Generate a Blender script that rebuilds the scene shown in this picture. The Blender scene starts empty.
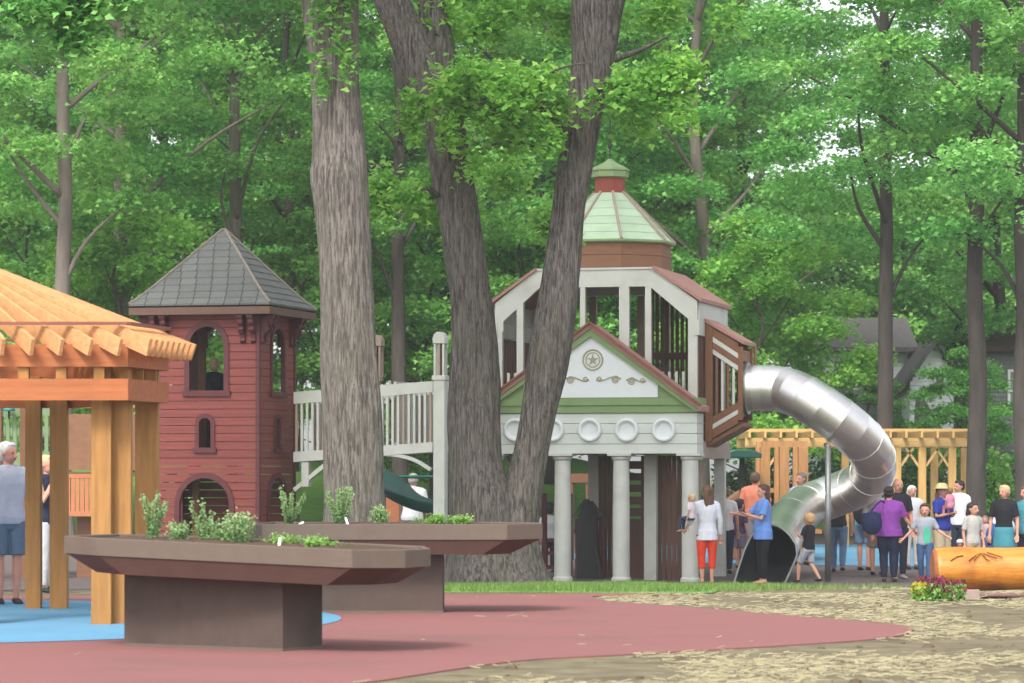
import bpy, bmesh, math, random
import numpy as np
from mathutils import Vector, Matrix, noise
R = math.radians
F = 3200.0; HY = 470.0; CZ = 1.5
SC = bpy.context.scene
COL = SC.collection
def W(px, py, d): return ((px-512)*d/F, d, CZ+(HY-py)*d/F)
def X(px, d): return (px-512)*d/F
def Z(py, d): return CZ+(HY-py)*d/F
def sm(a, b, t):
    t = min(1, max(0, (t-a)/(b-a))); return t*t*(3-2*t)
def g(x, y):
    z = -0.46*sm(37, 57, y) + 0.22*sm(58, 76, y)
    z += 2.3*sm(74, 98, y)*(1-0.75*sm(0, 9, x))
    return z

# ---------------------------------------------------------------- colours / materials
def lin(c):
    c /= 255.0
    return c/12.92 if c <= .04045 else ((c+.055)/1.055)**2.4
HAZE = .0007
KM = .80
def S(r, g_, b, k=None):
    k = KM if k is None else k
    return (lin(r)*k, lin(g_)*k, lin(b)*k, 1)
def newmat(name):
    m = bpy.data.materials.new(name); m.use_nodes = True
    nt = m.node_tree; b = nt.nodes['Principled BSDF']
    return m, nt, b
def mat(name, col, rough=.7, metal=0, var=.18, scale=6, stretch=(1, 1, 1), bump=.15, col2=None, detail=6, spec=.35, island=0, dirt=None, bdist=.01):
    m, nt, b = newmat(name); N = nt.nodes; L = nt.links
    tc = N.new('ShaderNodeTexCoord'); mp = N.new('ShaderNodeMapping')
    mp.inputs['Scale'].default_value = stretch
    L.new(tc.outputs['Object'], mp.inputs[0])
    n = N.new('ShaderNodeTexNoise'); n.inputs['Scale'].default_value = scale; n.inputs['Detail'].default_value = detail
    n.inputs['Roughness'].default_value = .65
    L.new(mp.outputs[0], n.inputs['Vector'])
    cr = N.new('ShaderNodeValToRGB')
    c2 = col2 or tuple(min(1, c*(1+var)) for c in col[:3])+(1,)
    c1 = tuple(c*(1-var) for c in col[:3])+(1,) if not col2 else col
    cr.color_ramp.elements[0].color = c1; cr.color_ramp.elements[1].color = c2
    cr.color_ramp.elements[0].position = .3; cr.color_ramp.elements[1].position = .7
    L.new(n.outputs[0], cr.inputs[0])
    out = cr.outputs[0]
    if island:
        ge = N.new('ShaderNodeNewGeometry'); mr = N.new('ShaderNodeMapRange')
        mr.inputs[3].default_value = 1-island; mr.inputs[4].default_value = 1+island
        L.new(ge.outputs['Random Per Island'], mr.inputs[0])
        hv = N.new('ShaderNodeHueSaturation'); L.new(out, hv.inputs['Color']); L.new(mr.outputs[0], hv.inputs['Value'])
        out = hv.outputs[0]
    if dirt:
        n2 = N.new('ShaderNodeTexNoise'); n2.inputs['Scale'].default_value = dirt[1]; n2.inputs['Detail'].default_value = 8
        L.new(tc.outputs['Object'], n2.inputs['Vector'])
        c3 = N.new('ShaderNodeValToRGB'); c3.color_ramp.elements[0].position = .5; c3.color_ramp.elements[1].position = .75
        L.new(n2.outputs[0], c3.inputs[0])
        mx = N.new('ShaderNodeMix'); mx.data_type = 'RGBA'
        ml = N.new('ShaderNodeMath'); ml.operation = 'MULTIPLY'; ml.inputs[1].default_value = dirt[2]
        L.new(c3.outputs[0], ml.inputs[0]); L.new(ml.outputs[0], mx.inputs[0])
        L.new(out, mx.inputs[6]); mx.inputs[7].default_value = dirt[0]; out = mx.outputs[2]
    L.new(out, b.inputs['Base Color'])
    b.inputs['Roughness'].default_value = rough; b.inputs['Metallic'].default_value = metal
    b.inputs['Specular IOR Level'].default_value = spec
    if bump:
        bp = N.new('ShaderNodeBump'); bp.inputs['Strength'].default_value = bump; bp.inputs['Distance'].default_value = bdist
        L.new(n.outputs[0], bp.inputs['Height']); L.new(bp.outputs[0], b.inputs['Normal'])
    return m
def woodmat(name, col, axis=2, var=.22, island=.12, rough=.65):
    st = [7, 7, 7]; st[axis] = .6
    return mat(name, col, rough, var=var, scale=3, stretch=tuple(st), bump=.3, island=island, dirt=(tuple(c*.55 for c in col[:3])+(1,), 1.3, .35))
def leafmat(name, c, trans=.45):
    m, nt, b = newmat(name); N = nt.nodes; L = nt.links
    at = N.new('ShaderNodeAttribute'); at.attribute_name = 'tint'
    cr = N.new('ShaderNodeValToRGB'); e = cr.color_ramp.elements
    e[0].color = c[0]; e[1].color = c[2]; x = e.new(.5); x.color = c[1]
    L.new(at.outputs['Fac'], cr.inputs[0]); L.new(cr.outputs[0], b.inputs['Base Color'])
    b.inputs['Roughness'].default_value = .5; b.inputs['Specular IOR Level'].default_value = .35
    tr = N.new('ShaderNodeBsdfTranslucent'); L.new(cr.outputs[0], tr.inputs[0])
    ms = N.new('ShaderNodeMixShader'); ms.inputs[0].default_value = trans
    L.new(b.outputs[0], ms.inputs[1]); L.new(tr.outputs[0], ms.inputs[2])
    L.new(ms.outputs[0], nt.nodes['Material Output'].inputs['Surface'])
    return m
def barkmat(name, c1, c2, c3):
    m, nt, b = newmat(name); N = nt.nodes; L = nt.links
    tc = N.new('ShaderNodeTexCoord'); mp = N.new('ShaderNodeMapping'); mp.inputs['Scale'].default_value = (1, 1, .11)
    L.new(tc.outputs['Object'], mp.inputs[0])
    v = N.new('ShaderNodeTexVoronoi'); v.inputs['Scale'].default_value = 36; v.feature = 'F1'
    n = N.new('ShaderNodeTexNoise'); n.inputs['Scale'].default_value = 30; n.inputs['Detail'].default_value = 8; n.inputs['Roughness'].default_value = .7
    n.inputs['Distortion'].default_value = .6
    mpd = N.new('ShaderNodeMix'); mpd.data_type = 'VECTOR'; mpd.inputs[0].default_value = .12
    L.new(mp.outputs[0], n.inputs['Vector']); L.new(mp.outputs[0], mpd.inputs[4]); L.new(n.outputs['Color'], mpd.inputs[5])
    L.new(mpd.outputs[1], v.inputs['Vector'])
    ad = N.new('ShaderNodeMath'); ad.operation = 'MULTIPLY'; L.new(v.outputs['Distance'], ad.inputs[0]); ad.inputs[1].default_value = .6
    ad2 = N.new('ShaderNodeMath'); ad2.operation = 'SUBTRACT'; L.new(n.outputs[0], ad2.inputs[0]); L.new(ad.outputs[0], ad2.inputs[1])
    cr = N.new('ShaderNodeValToRGB'); e = cr.color_ramp.elements
    e[0].position = .02; e[0].color = c1; e[1].position = .42; e[1].color = c3; x = e.new(.2); x.color = c2
    L.new(ad2.outputs[0], cr.inputs[0])
    n3 = N.new('ShaderNodeTexNoise'); n3.inputs['Scale'].default_value = 1.6; n3.inputs['Detail'].default_value = 5; L.new(tc.outputs['Object'], n3.inputs['Vector'])
    r3 = N.new('ShaderNodeValToRGB'); r3.color_ramp.elements[0].position = .45; r3.color_ramp.elements[1].position = .7
    L.new(n3.outputs[0], r3.inputs[0])
    ml = N.new('ShaderNodeMath'); ml.operation = 'MULTIPLY'; ml.inputs[1].default_value = .4; L.new(r3.outputs[0], ml.inputs[0])
    mx = N.new('ShaderNodeMix'); mx.data_type = 'RGBA'; L.new(ml.outputs[0], mx.inputs[0]); L.new(cr.outputs[0], mx.inputs[6])
    mx.inputs[7].default_value = S(118, 116, 100)
    L.new(mx.outputs[2], b.inputs['Base Color']); b.inputs['Roughness'].default_value = .9; b.inputs['Specular IOR Level'].default_value = .15
    bp = N.new('ShaderNodeBump'); bp.inputs['Strength'].default_value = .9; bp.inputs['Distance'].default_value = .04
    L.new(ad2.outputs[0], bp.inputs['Height']); L.new(bp.outputs[0], b.inputs['Normal'])
    return m
M = {}
M['cedar'] = woodmat('cedar_rafters', S(218, 160, 106), 0)
M['cedar_beam_x'] = woodmat('stained_beam', S(180, 106, 60), 0)
M['cedar_post'] = woodmat('stained_post', S(178, 126, 66), 2)
M['pine_post'] = woodmat('pine_post', S(214, 168, 100), 2, island=.06)
M['pine_x'] = woodmat('pine_beam', S(222, 178, 112), 0, island=.06)
M['batten'] = woodmat('batten', S(142, 88, 70), 0)
M['siding'] = mat('red_siding', S(138, 68, 61), .6, var=.1, scale=3, stretch=(1, 1, 6), island=.1, bump=.1)
M['maroon'] = mat('maroon_trim', S(98, 46, 50), .6, var=.12, scale=8)
M['fascia'] = mat('brown_fascia', S(112, 82, 68), .6, var=.1)
M['shingle'] = mat('grey_shingle', S(110, 111, 108), .9, var=.12, scale=25, island=.1, bump=.3)
M['underlay'] = mat('roof_underlay', S(36, 36, 38), .9)
M['ridge'] = mat('ridge_metal', S(150, 138, 128), .6)
M['white'] = mat('pale_grey_paint', S(205, 206, 198), .55, var=.05, scale=4, dirt=(S(150, 150, 142), 2.5, .35), bump=.05)
M['frieze'] = mat('frieze_panel', S(212, 216, 209), .55, var=.04, scale=4, dirt=(S(160, 162, 156), 2, .3), bump=.05)
M['purewhite'] = mat('white_panel', S(226, 230, 232), .5, var=.03, bump=.03)
M['relief'] = mat('relief_tan', S(170, 160, 132), .7, var=.15, scale=20)
M['sage'] = mat('sage_trim', S(128, 152, 100), .6, var=.07)
M['mint'] = mat('mint_roof', S(182, 204, 172), .6, var=.06, island=.04, scale=3, dirt=(S(150, 175, 140), 2.5, .4))
M['capgreen'] = mat('cap_green', S(138, 160, 112), .6, var=.07)
M['neck'] = mat('cupola_red', S(150, 70, 56), .6, var=.12)
M['brown'] = mat('brown_board', S(134, 92, 66), .6, var=.1, scale=3, stretch=(1, 1, 5), island=.07)
M['brownrail'] = mat('brown_rail', S(128, 86, 60), .6, var=.1, island=.06)
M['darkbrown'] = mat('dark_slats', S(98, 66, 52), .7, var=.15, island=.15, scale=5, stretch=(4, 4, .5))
M['tan'] = mat('tan_picket', S(170, 148, 132), .6, var=.06)
M['pink'] = mat('pink_shingle', S(172, 128, 118), .85, var=.12, scale=25, island=.1, bump=.3)
M['beige'] = mat('beige_beam', S(168, 148, 136), .7, var=.08)
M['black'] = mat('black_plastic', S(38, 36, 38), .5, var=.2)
M['steel'] = mat('brushed_steel', S(236, 232, 228, 1), .38, 1, var=.06, scale=14, stretch=(1, 1, 4), bump=.02, island=.12)
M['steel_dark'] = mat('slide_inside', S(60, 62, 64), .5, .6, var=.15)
M['pole'] = mat('galvanised_pole', S(150, 152, 150), .4, .7, var=.08)
M['planter'] = mat('planter_board', S(108, 94, 83), .75, var=.07, scale=9, bump=.12, dirt=(S(98, 78, 68), 2.2, .5))
M['planter_base'] = mat('planter_base', S(86, 72, 64), .75, var=.1, scale=7, bump=.15, dirt=(S(62, 50, 43), 1.7, .7))
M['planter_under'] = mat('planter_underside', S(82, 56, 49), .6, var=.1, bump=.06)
M['soil'] = mat('potting_soil', S(96, 78, 66), 1, var=.4, scale=30, bump=.8, spec=.1)
M['redpad'] = mat('red_rubber', S(148, 100, 97), .9, var=.14, scale=160, bump=.4, spec=.15, dirt=(S(126, 94, 90), .55, .65), bdist=.004)
M['bluepad'] = mat('blue_rubber', S(106, 158, 190), .9, var=.06, scale=220, bump=.25, spec=.15, dirt=(S(96, 138, 164), .6, .5), bdist=.004)
M['mulch'] = mat('rubber_mulch', S(114, 103, 101), 1, var=.3, scale=30, bump=.6, spec=.1, dirt=(S(88, 78, 74), .5, .5))
M['dirt'] = mat('bare_ground', S(104, 93, 75), 1, col2=S(146, 136, 109), scale=3.2, bump=.8, spec=.1, detail=12, dirt=(S(84, 74, 60), 1.1, .8), bdist=.03)
M['lawn'] = mat('lawn', S(92, 132, 58), 1, col2=S(122, 164, 78), scale=4, bump=.5, spec=.1, detail=8)
M['straw'] = mat('straw', S(156, 148, 116), .9, var=.2, island=.25)
M['clod'] = mat('clods', S(104, 90, 72), 1, var=.3, scale=20, spec=.1)
M['green_plastic'] = mat('green_slide_plastic', S(18, 86, 74), .3, var=.06, spec=.5)
M['teal'] = mat('teal_bar', S(58, 140, 128), .4)
M['pale_green'] = mat('pale_green_panel', S(126, 150, 108), .6, var=.06)
M['pine_orange'] = woodmat('pine_orange', S(192, 140, 88), 2, island=.06)
M['orangewood'] = mat('orange_picket', S(200, 128, 88), .6, var=.1)
M['boulder'] = mat('climbing_rock', S(150, 110, 84), .9, var=.15, scale=5, bump=.5)
M['logwood'] = mat('varnished_log', S(196, 116, 34), .38, col2=S(220, 150, 62), scale=2.2, stretch=(1, 5, 5), bump=.5, spec=.4, dirt=(S(128, 62, 20), 2.2, .9), bdist=.03)
M['logend'] = mat('log_end', S(160, 96, 62), .7, var=.2, scale=9)
M['logcarve'] = mat('log_carving', S(110, 58, 24), .7, var=.1)
M['clap'] = mat('white_clapboard', S(240, 242, 244), .6, var=.04)
M['clapgrey'] = mat('grey_clapboard', S(112, 114, 114), .7, var=.08, island=.05)
M['roofgrey'] = mat('house_roof', S(92, 88, 86), .9, var=.15)
M['roofbrown'] = mat('house_roof_brown', S(74, 56, 50), .9, var=.15)
M['glass'] = mat('window_glass', S(120, 120, 104), .15, var=.2, scale=1, bump=0, spec=.6)
M['iron'] = mat('dark_iron', S(42, 42, 42), .6)
M['bark'] = barkmat('grey_bark', S(100, 92, 86), S(142, 133, 125), S(168, 160, 152))
M['bark2'] = barkmat('brown_bark', S(76, 70, 67), S(116, 108, 103), S(144, 136, 130))
M['barkp'] = mat('pale_far_bark', S(132, 122, 112), .95, var=.25, scale=6, stretch=(1, 1, .2), bump=.6, spec=.1)
M['barkd'] = mat('far_bark', S(84, 77, 72), .95, var=.3, scale=6, stretch=(1, 1, .2), bump=.6, spec=.1)
KM = 1.0
G1 = (S(82, 138, 60), S(126, 184, 88), S(178, 220, 124))
G2 = (S(80, 144, 64), S(122, 188, 94), S(174, 222, 132))
G3 = (S(98, 152, 62), S(138, 194, 84), S(184, 224, 116))
M['leafA'] = leafmat('maple_leaves', G1, .5); M['leafB'] = leafmat('cool_green_leaves', G2, .5); M['leafC'] = leafmat('yellow_green_leaves', G3, .55)
M['leafD'] = leafmat('shrub_leaves', (S(44, 74, 38), S(66, 104, 52), S(92, 132, 70)), .3)
M['grass'] = leafmat('grass_blades', (S(88, 118, 54), S(110, 144, 66), S(148, 172, 92)), .4)
M['herb'] = leafmat('herb_leaves', (S(100, 138, 82), S(134, 170, 108), S(170, 198, 140)), .4)
M['herbg'] = leafmat('low_herb_leaves', (S(86, 130, 50), S(118, 166, 70), S(150, 190, 100)), .35)
M['stem'] = mat('herb_stem', S(96, 84, 58), .8)
M['flower_y'] = leafmat('yellow_petals', (S(168, 150, 34), S(196, 178, 52), S(220, 204, 84)), .3)
M['flower_r'] = leafmat('maroon_petals', (S(84, 28, 46), S(118, 44, 64), S(168, 84, 104)), .3)
KM = .80
_cm = {}
def cloth(r, g_, b):
    k = (r, g_, b)
    if k not in _cm: _cm[k] = mat('fabric', S(r, g_, b), .85, var=.12, scale=9, stretch=(1, 1, .5), bump=.8, spec=.2, detail=4, bdist=.03)
    return _cm[k]
def skinm(r=206, g_=152, b=128):
    k = ('s', r, g_, b)
    if k not in _cm: _cm[k] = mat('skin', S(r, g_, b), .55, var=.05, scale=10, bump=.03)
    return _cm[k]
def hairm(r, g_, b):
    k = ('h', r, g_, b)
    if k not in _cm: _cm[k] = mat('hair', S(r, g_, b), .6, var=.3, scale=30, stretch=(1, 1, .2), bump=.6)
    return _cm[k]

# ---------------------------------------------------------------- mesh helpers
def tag(o, label=None, cat=None, group=None, kind=None):
    if label: o['label'] = label
    if cat: o['category'] = cat
    if group: o['group'] = group
    if kind: o['kind'] = kind
    return o
def thing(name, label, cat, loc=(0, 0, 0), rz=0, group=None):
    o = bpy.data.objects.new(name, None); COL.objects.link(o)
    o.location = loc; o.rotation_euler = (0, 0, rz); o.empty_display_size = .2
    return tag(o, label, cat, group)
def copy_tree(o, parent=None):
    c = o.copy(); COL.objects.link(c); c.parent = parent
    for ch in list(o.children): copy_tree(ch, c)
    return c
class MB:
    def __init__(s): s.v = []; s.f = []
    def add(s, vs, fs):
        b = len(s.v); s.v += [tuple(v) for v in vs]; s.f += [tuple(i+b for i in f) for f in fs]; return s
    def box(s, x0, x1, y0, y1, z0, z1):
        if x0 > x1: x0, x1 = x1, x0
        if y0 > y1: y0, y1 = y1, y0
        if z0 > z1: z0, z1 = z1, z0
        return s.add([(x, y, z) for x in (x0, x1) for y in (y0, y1) for z in (z0, z1)],
                     [(0, 1, 3, 2), (4, 6, 7, 5), (0, 4, 5, 1), (2, 3, 7, 6), (0, 2, 6, 4), (1, 5, 7, 3)])
    def prism(s, poly, y0, y1, axis='y'):
        # poly: (a,z) outline extruded along an axis
        n = len(poly)
        f = (lambda a, b, t: (a, t, b)) if axis == 'y' else ((lambda a, b, t: (t, a, b)) if axis == 'x' else (lambda a, b, t: (a, b, t)))
        vs = [f(a, b, y0) for a, b in poly]+[f(a, b, y1) for a, b in poly]
        return s.add(vs, [tuple(range(n)), tuple(range(2*n-1, n-1, -1))]+[(i, (i+1) % n+0, (i+1) % n+n, i+n) for i in range(n)])
    def bar(s, a, b, w, t, up=(0, 0, 1)):
        a = Vector(a); b = Vector(b); d = (b-a).normalized(); u = Vector(up)
        sd = d.cross(u)
        if sd.length < 1e-4: sd = d.cross(Vector((1, 0, 0)))
        sd.normalize(); u = sd.cross(d).normalized(); sd *= w/2; u *= t/2
        vs = [p+i*sd+j*u for p in (a, b) for i, j in ((-1, -1), (1, -1), (1, 1), (-1, 1))]
        return s.add(vs, [(0, 1, 2, 3), (7, 6, 5, 4), (0, 4, 5, 1), (1, 5, 6, 2), (2, 6, 7, 3), (3, 7, 4, 0)])
    def tube(s, pts, rad, n=12, cap=True, ry=None, bulge=None):
        pts = [Vector(p) for p in pts]; m = len(pts)
        if not hasattr(rad, '__len__'): rad = [rad]*m
        t0 = (pts[1]-pts[0]).normalized(); ref = Vector((0, 0, 1)) if abs(t0.z) < .9 else Vector((0, -1, 0))
        side = t0.cross(ref).normalized(); vs = []
        for i in range(m):
            t = (pts[min(i+1, m-1)]-pts[max(i-1, 0)]).normalized()
            side = (side - t*side.dot(t)).normalized(); up = side.cross(t)
            for k in range(n):
                a = 2*math.pi*k/n; r = rad[i]
                if bulge: r *= bulge(pts[i], a)
                vs.append(pts[i]+side*math.cos(a)*r+up*math.sin(a)*r*(ry[i]/rad[i] if ry else 1))
        fs = [(i*n+k, i*n+(k+1) % n, (i+1)*n+(k+1) % n, (i+1)*n+k) for i in range(m-1) for k in range(n)]
        if cap: fs += [tuple(range(n-1, -1, -1)), tuple(range((m-1)*n, m*n))]
        return s.add(vs, fs)
    def lathe(s, prof, c=(0, 0, 0), n=20, a0=0):
        vs = [(c[0]+r*math.cos(a0+2*math.pi*k/n), c[1]+r*math.sin(a0+2*math.pi*k/n), c[2]+z) for r, z in prof for k in range(n)]
        m = len(prof)
        fs = [(i*n+k, i*n+(k+1) % n, (i+1)*n+(k+1) % n, (i+1)*n+k) for i in range(m-1) for k in range(n)]
        fs += [tuple(range(n-1, -1, -1)), tuple(range((m-1)*n, m*n))]
        return s.add(vs, fs)
    def ell(s, c, rx, ry, rz, n=12, m=8, rot=None):
        vs = []; fs = []
        for i in range(m+1):
            th = math.pi*i/m
            for k in range(n):
                p = Vector((rx*math.sin(th)*math.cos(2*math.pi*k/n), ry*math.sin(th)*math.sin(2*math.pi*k/n), rz*math.cos(th)))
                if rot: p = rot @ p
                vs.append((c[0]+p.x, c[1]+p.y, c[2]+p.z))
        for i in range(m):
            for k in range(n): fs.append((i*n+k, (i+1)*n+k, (i+1)*n+(k+1) % n, i*n+(k+1) % n))
        return s.add(vs, fs)
    def mesh(s, name):
        me = bpy.data.meshes.new(name); me.from_pydata(s.v, [], s.f); me.validate()
        bm = bmesh.new(); bm.from_mesh(me); bmesh.ops.recalc_face_normals(bm, faces=bm.faces); bm.to_mesh(me); bm.free()
        return me
    def build(s, name, m, parent=None, smooth=False, bevel=0, loc=None):
        me = s.mesh(name); me.materials.append(m)
        if smooth: me.shade_smooth()
        o = bpy.data.objects.new(name, me); COL.objects.link(o)
        if parent: o.parent = parent
        if loc: o.location = loc
        if bevel:
            b = o.modifiers.new('bevel', 'BEVEL'); b.width = bevel; b.segments = 2; b.limit_method = 'ANGLE'
        return o
def quick(name, m, parent, fn, **k):
    b = MB(); fn(b); return b.build(name, m, parent, **k)
def spline(pts, n=8):
    out = []; P = [Vector(p) for p in pts]
    for i in range(len(P)-1):
        p0 = P[max(i-1, 0)]; p1 = P[i]; p2 = P[i+1]; p3 = P[min(i+2, len(P)-1)]
        for k in range(n):
            t = k/n
            out.append(.5*((2*p1)+(p2-p0)*t+(2*p0-5*p1+4*p2-p3)*t*t+(3*p1-p0-3*p2+p3)*t**3))
    out.append(P[-1]); return out
class Frame:
    """turns a measured position on a wall of a turned building into that wall's own coordinates"""
    def __init__(s, ox, oy, a): s.ox = ox; s.oy = oy; s.a = a; s.c = math.cos(a); s.s = math.sin(a)
    def u(s, px, v):
        k = (px-512)/F; return (k*(s.oy+v*s.c)-s.ox+v*s.s)/(s.c-k*s.s)
    def v(s, px, u):
        k = (px-512)/F; return (k*(s.oy+u*s.s)-s.ox-u*s.c)/(-s.s-k*s.c)
    def d(s, u, v): return s.oy+u*s.s+v*s.c
    def z(s, py, u, v): return Z(py, s.d(u, v))
    def w(s, u, v): return (s.ox+u*s.c-v*s.s, s.oy+u*s.s+v*s.c)
# fast leaf mesh
rng = np.random.default_rng(7)
def leaves_mesh(name, cen, nrm_up, size, tint, shape='leaf', seed=0, droop=.5):
    """cen (N,3), size (N,), tint (N,) -> mesh of small folded leaves"""
    r = np.random.default_rng(seed); n = len(cen)
    ang = r.uniform(0, 2*np.pi, n)
    nr = np.stack([r.normal(0, 1, n)*droop, r.normal(0, 1, n)*droop, np.full(n, nrm_up)], 1)
    nr /= np.linalg.norm(nr, axis=1)[:, None]
    t = np.stack([np.cos(ang), np.sin(ang), r.normal(0, .3, n)-.25], 1)
    t -= nr*(t*nr).sum(1)[:, None]; t /= np.linalg.norm(t, axis=1)[:, None]
    b = np.cross(nr, t); sz = size[:, None]
    if shape == 'leaf':   # lobed, slightly folded
        tpl = [(-.5, 0, 0), (-.15, .5, .1), (.1, .22, .05), (.5, 0, -.12), (.1, -.22, .05), (-.15, -.5, .1)]
    else:
        tpl = [(-.5, 0, 0), (0, .3, .08), (.5, 0, -.1), (0, -.3, .08)]
    k = len(tpl)
    v = np.stack([cen+sz*(t*a+b*bb+nr*c) for a, bb, c in tpl], 1).reshape(-1, 3).astype(np.float32)
    me = bpy.data.meshes.new(name)
    me.vertices.add(n*k); me.vertices.foreach_set('co', v.ravel())
    me.loops.add(n*k); me.loops.foreach_set('vertex_index', np.arange(n*k, dtype=np.int32))
    me.polygons.add(n); me.polygons.foreach_set('loop_start', np.arange(0, n*k, k, dtype=np.int32))
    me.polygons.foreach_set('loop_total', np.full(n, k, dtype=np.int32))
    me.update(calc_edges=True)
    at = me.attributes.new('tint', 'FLOAT', 'FACE'); at.data.foreach_set('value', np.clip(tint, 0, 1).astype(np.float32))
    return me
def link(me, name, m, parent=None, loc=None):
    me.materials.clear(); me.materials.append(m)
    o = bpy.data.objects.new(name, me); COL.objects.link(o); o.parent = parent
    if loc: o.location = loc
    return o

# ---------------------------------------------------------------- world, sun, camera
w = bpy.data.worlds.new('World'); SC.world = w; w.use_nodes = True
nt = w.node_tree; bg = nt.nodes['Background']
sky = nt.nodes.new('ShaderNodeTexSky'); sky.sky_type = 'NISHITA'; sky.sun_disc = False
SUN_EL = 47; SUN_AZ = 200   # compass bearing of the sun, from +y clockwise
sky.sun_elevation = R(SUN_EL); sky.sun_rotation = R(SUN_AZ)
sky.air_density = 1.0; sky.dust_density = 2.5; sky.ozone_density = 1.0
hs = nt.nodes.new('ShaderNodeHueSaturation'); hs.inputs['Saturation'].default_value = .3
nt.links.new(sky.outputs[0], hs.inputs['Color']); nt.links.new(hs.outputs[0], bg.inputs[0]); bg.inputs[1].default_value = .15
sl = bpy.data.lights.new('sun', 'SUN'); sl.energy = 1.35; sl.angle = R(13); sl.color = (1, .97, .92)
so = bpy.data.objects.new('sun', sl); COL.objects.link(so)
az = R(SUN_AZ); el = R(SUN_EL)
dirv = Vector((math.sin(az)*math.cos(el), math.cos(az)*math.cos(el), math.sin(el)))
so.rotation_euler = dirv.to_track_quat('Z', 'Y').to_euler()
cd = bpy.data.cameras.new('camera'); cam = bpy.data.objects.new('camera', cd); COL.objects.link(cam)
cam.location = (0, 0, CZ); cam.rotation_euler = (R(90), 0, 0)
cd.sensor_width = 36; cd.lens = F*36/1024; cd.shift_y = (HY-341.5)/1024
cd.clip_start = .5; cd.clip_end = 2000
cd.dof.use_dof = True; cd.dof.focus_distance = 45; cd.dof.aperture_fstop = 4.0
SC.camera = cam
SC.view_settings.view_transform = 'Standard'; SC.view_settings.look = 'None'
SC.view_settings.exposure = 1.34; SC.view_settings.gamma = 1

# ---------------------------------------------------------------- ground
def sheet(name, x0, x1, y0, y1, nx, ny, m, off, kind='structure', wob=0):
    b = MB(); vs = []
    for j in range(ny+1):
        for i in range(nx+1):
            x = x0+(x1-x0)*i/nx; y = y0+(y1-y0)*j/ny
            vs.append((x, y, g(x, y)+off+(noise.noise(Vector((x*.8, y*.8, 0)))*wob if wob else 0)))
    b.add(vs, [(j*(nx+1)+i, j*(nx+1)+i+1, (j+1)*(nx+1)+i+1, (j+1)*(nx+1)+i) for j in range(ny) for i in range(nx)])
    o = b.build(name, m, smooth=True); tag(o, kind=kind); return o
def gsheet():
    ys = [-40, 0, 10]+[15+i*1.0 for i in range(100)]+[130, 170, 230, 320, 450, 700]
    xs = [-500, -250, -120, -70]+[-45+i*1.5 for i in range(61)]+[70, 120, 250, 500]
    b = MB(); b.add([(x, y, g(x, y)) for y in ys for x in xs],
        [(j*len(xs)+i, j*len(xs)+i+1, (j+1)*len(xs)+i+1, (j+1)*len(xs)+i) for j in range(len(ys)-1) for i in range(len(xs)-1)])
    tag(b.build('ground', M['dirt'], smooth=True), kind='structure')
gsheet()
def polysheet(name, pts, m, off, kind='structure', step=1.0, thick=0):
    """a flat-lying surface with an irregular outline, following the terrain"""
    bm = bmesh.new(); vs = [bm.verts.new((x, y, 0)) for x, y in pts]
    bm.faces.new(vs); ys = [p[1] for p in pts]; xs = [p[0] for p in pts]
    for ax, lo, hi in ((0, min(xs), max(xs)), (1, min(ys), max(ys))):
        t = math.ceil(lo/step)*step
        while t < hi:
            co = [0, 0, 0]; co[ax] = t; no = [0, 0, 0]; no[ax] = 1
            bmesh.ops.bisect_plane(bm, geom=bm.verts[:]+bm.edges[:]+bm.faces[:], plane_co=co, plane_no=no); t += step
    if thick:
        r = bmesh.ops.extrude_face_region(bm, geom=bm.faces[:])
        for v in [e for e in r['geom'] if isinstance(e, bmesh.types.BMVert)]: v.co.z -= thick
    for v in bm.verts: v.co.z += g(v.co.x, v.co.y)+off
    bmesh.ops.recalc_face_normals(bm, faces=bm.faces)
    me = bpy.data.meshes.new(name); bm.to_mesh(me); bm.free(); me.materials.append(m)
    o = bpy.data.objects.new(name, me); COL.objects.link(o); tag(o, kind=kind); return o
def gp(px, py):   # ground point seen at a pixel (flat part near the planters)
    d = CZ*F/(py-HY)
    for _ in range(8): d = (CZ-g(0, d))*F/(py-HY) if py > 600 else d
    return ((px-512)*d/F, d)
red = [gp(*p) for p in [(380, 682), (512, 662.5), (600, 657), (700, 651.5), (800, 645.5), (870, 640.5), (900, 636.5), (913, 631.5), (905, 627), (862, 622.5), (762, 614), (662, 606), (614, 602.5)]]
red += [(.95, 37.6), (1.1, 38.0), (1.7, 38.0), (2.05, 38.35), (1.5, 38.9), (.4, 39.0), (-2, 38.9), (-4, 38.2), (-7, 37.9), (-13, 37.6), (-16, 33), (-16, 18), (-3, 18), (-1.6, 21.3)]
red = [(p.x, p.y) for p in spline([(a, b, 0) for a, b in red], 4)]
tag(polysheet('red_play_surface', red, M['redpad'], .012, thick=.05), kind='structure')
NC = 72; bc = (-6.5, 31.8); BR = 4.8
polysheet('blue_play_surface', [(bc[0]+BR*math.cos(2*math.pi*i/NC), bc[1]+BR*math.sin(2*math.pi*i/NC)) for i in range(NC)], M['bluepad'], .017)
far = [(2.0*F/1000, 66), (3.5, 64.5), (9, 64), (14, 65.5), (16, 70), (14, 74), (6, 75), (2, 73)]
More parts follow.
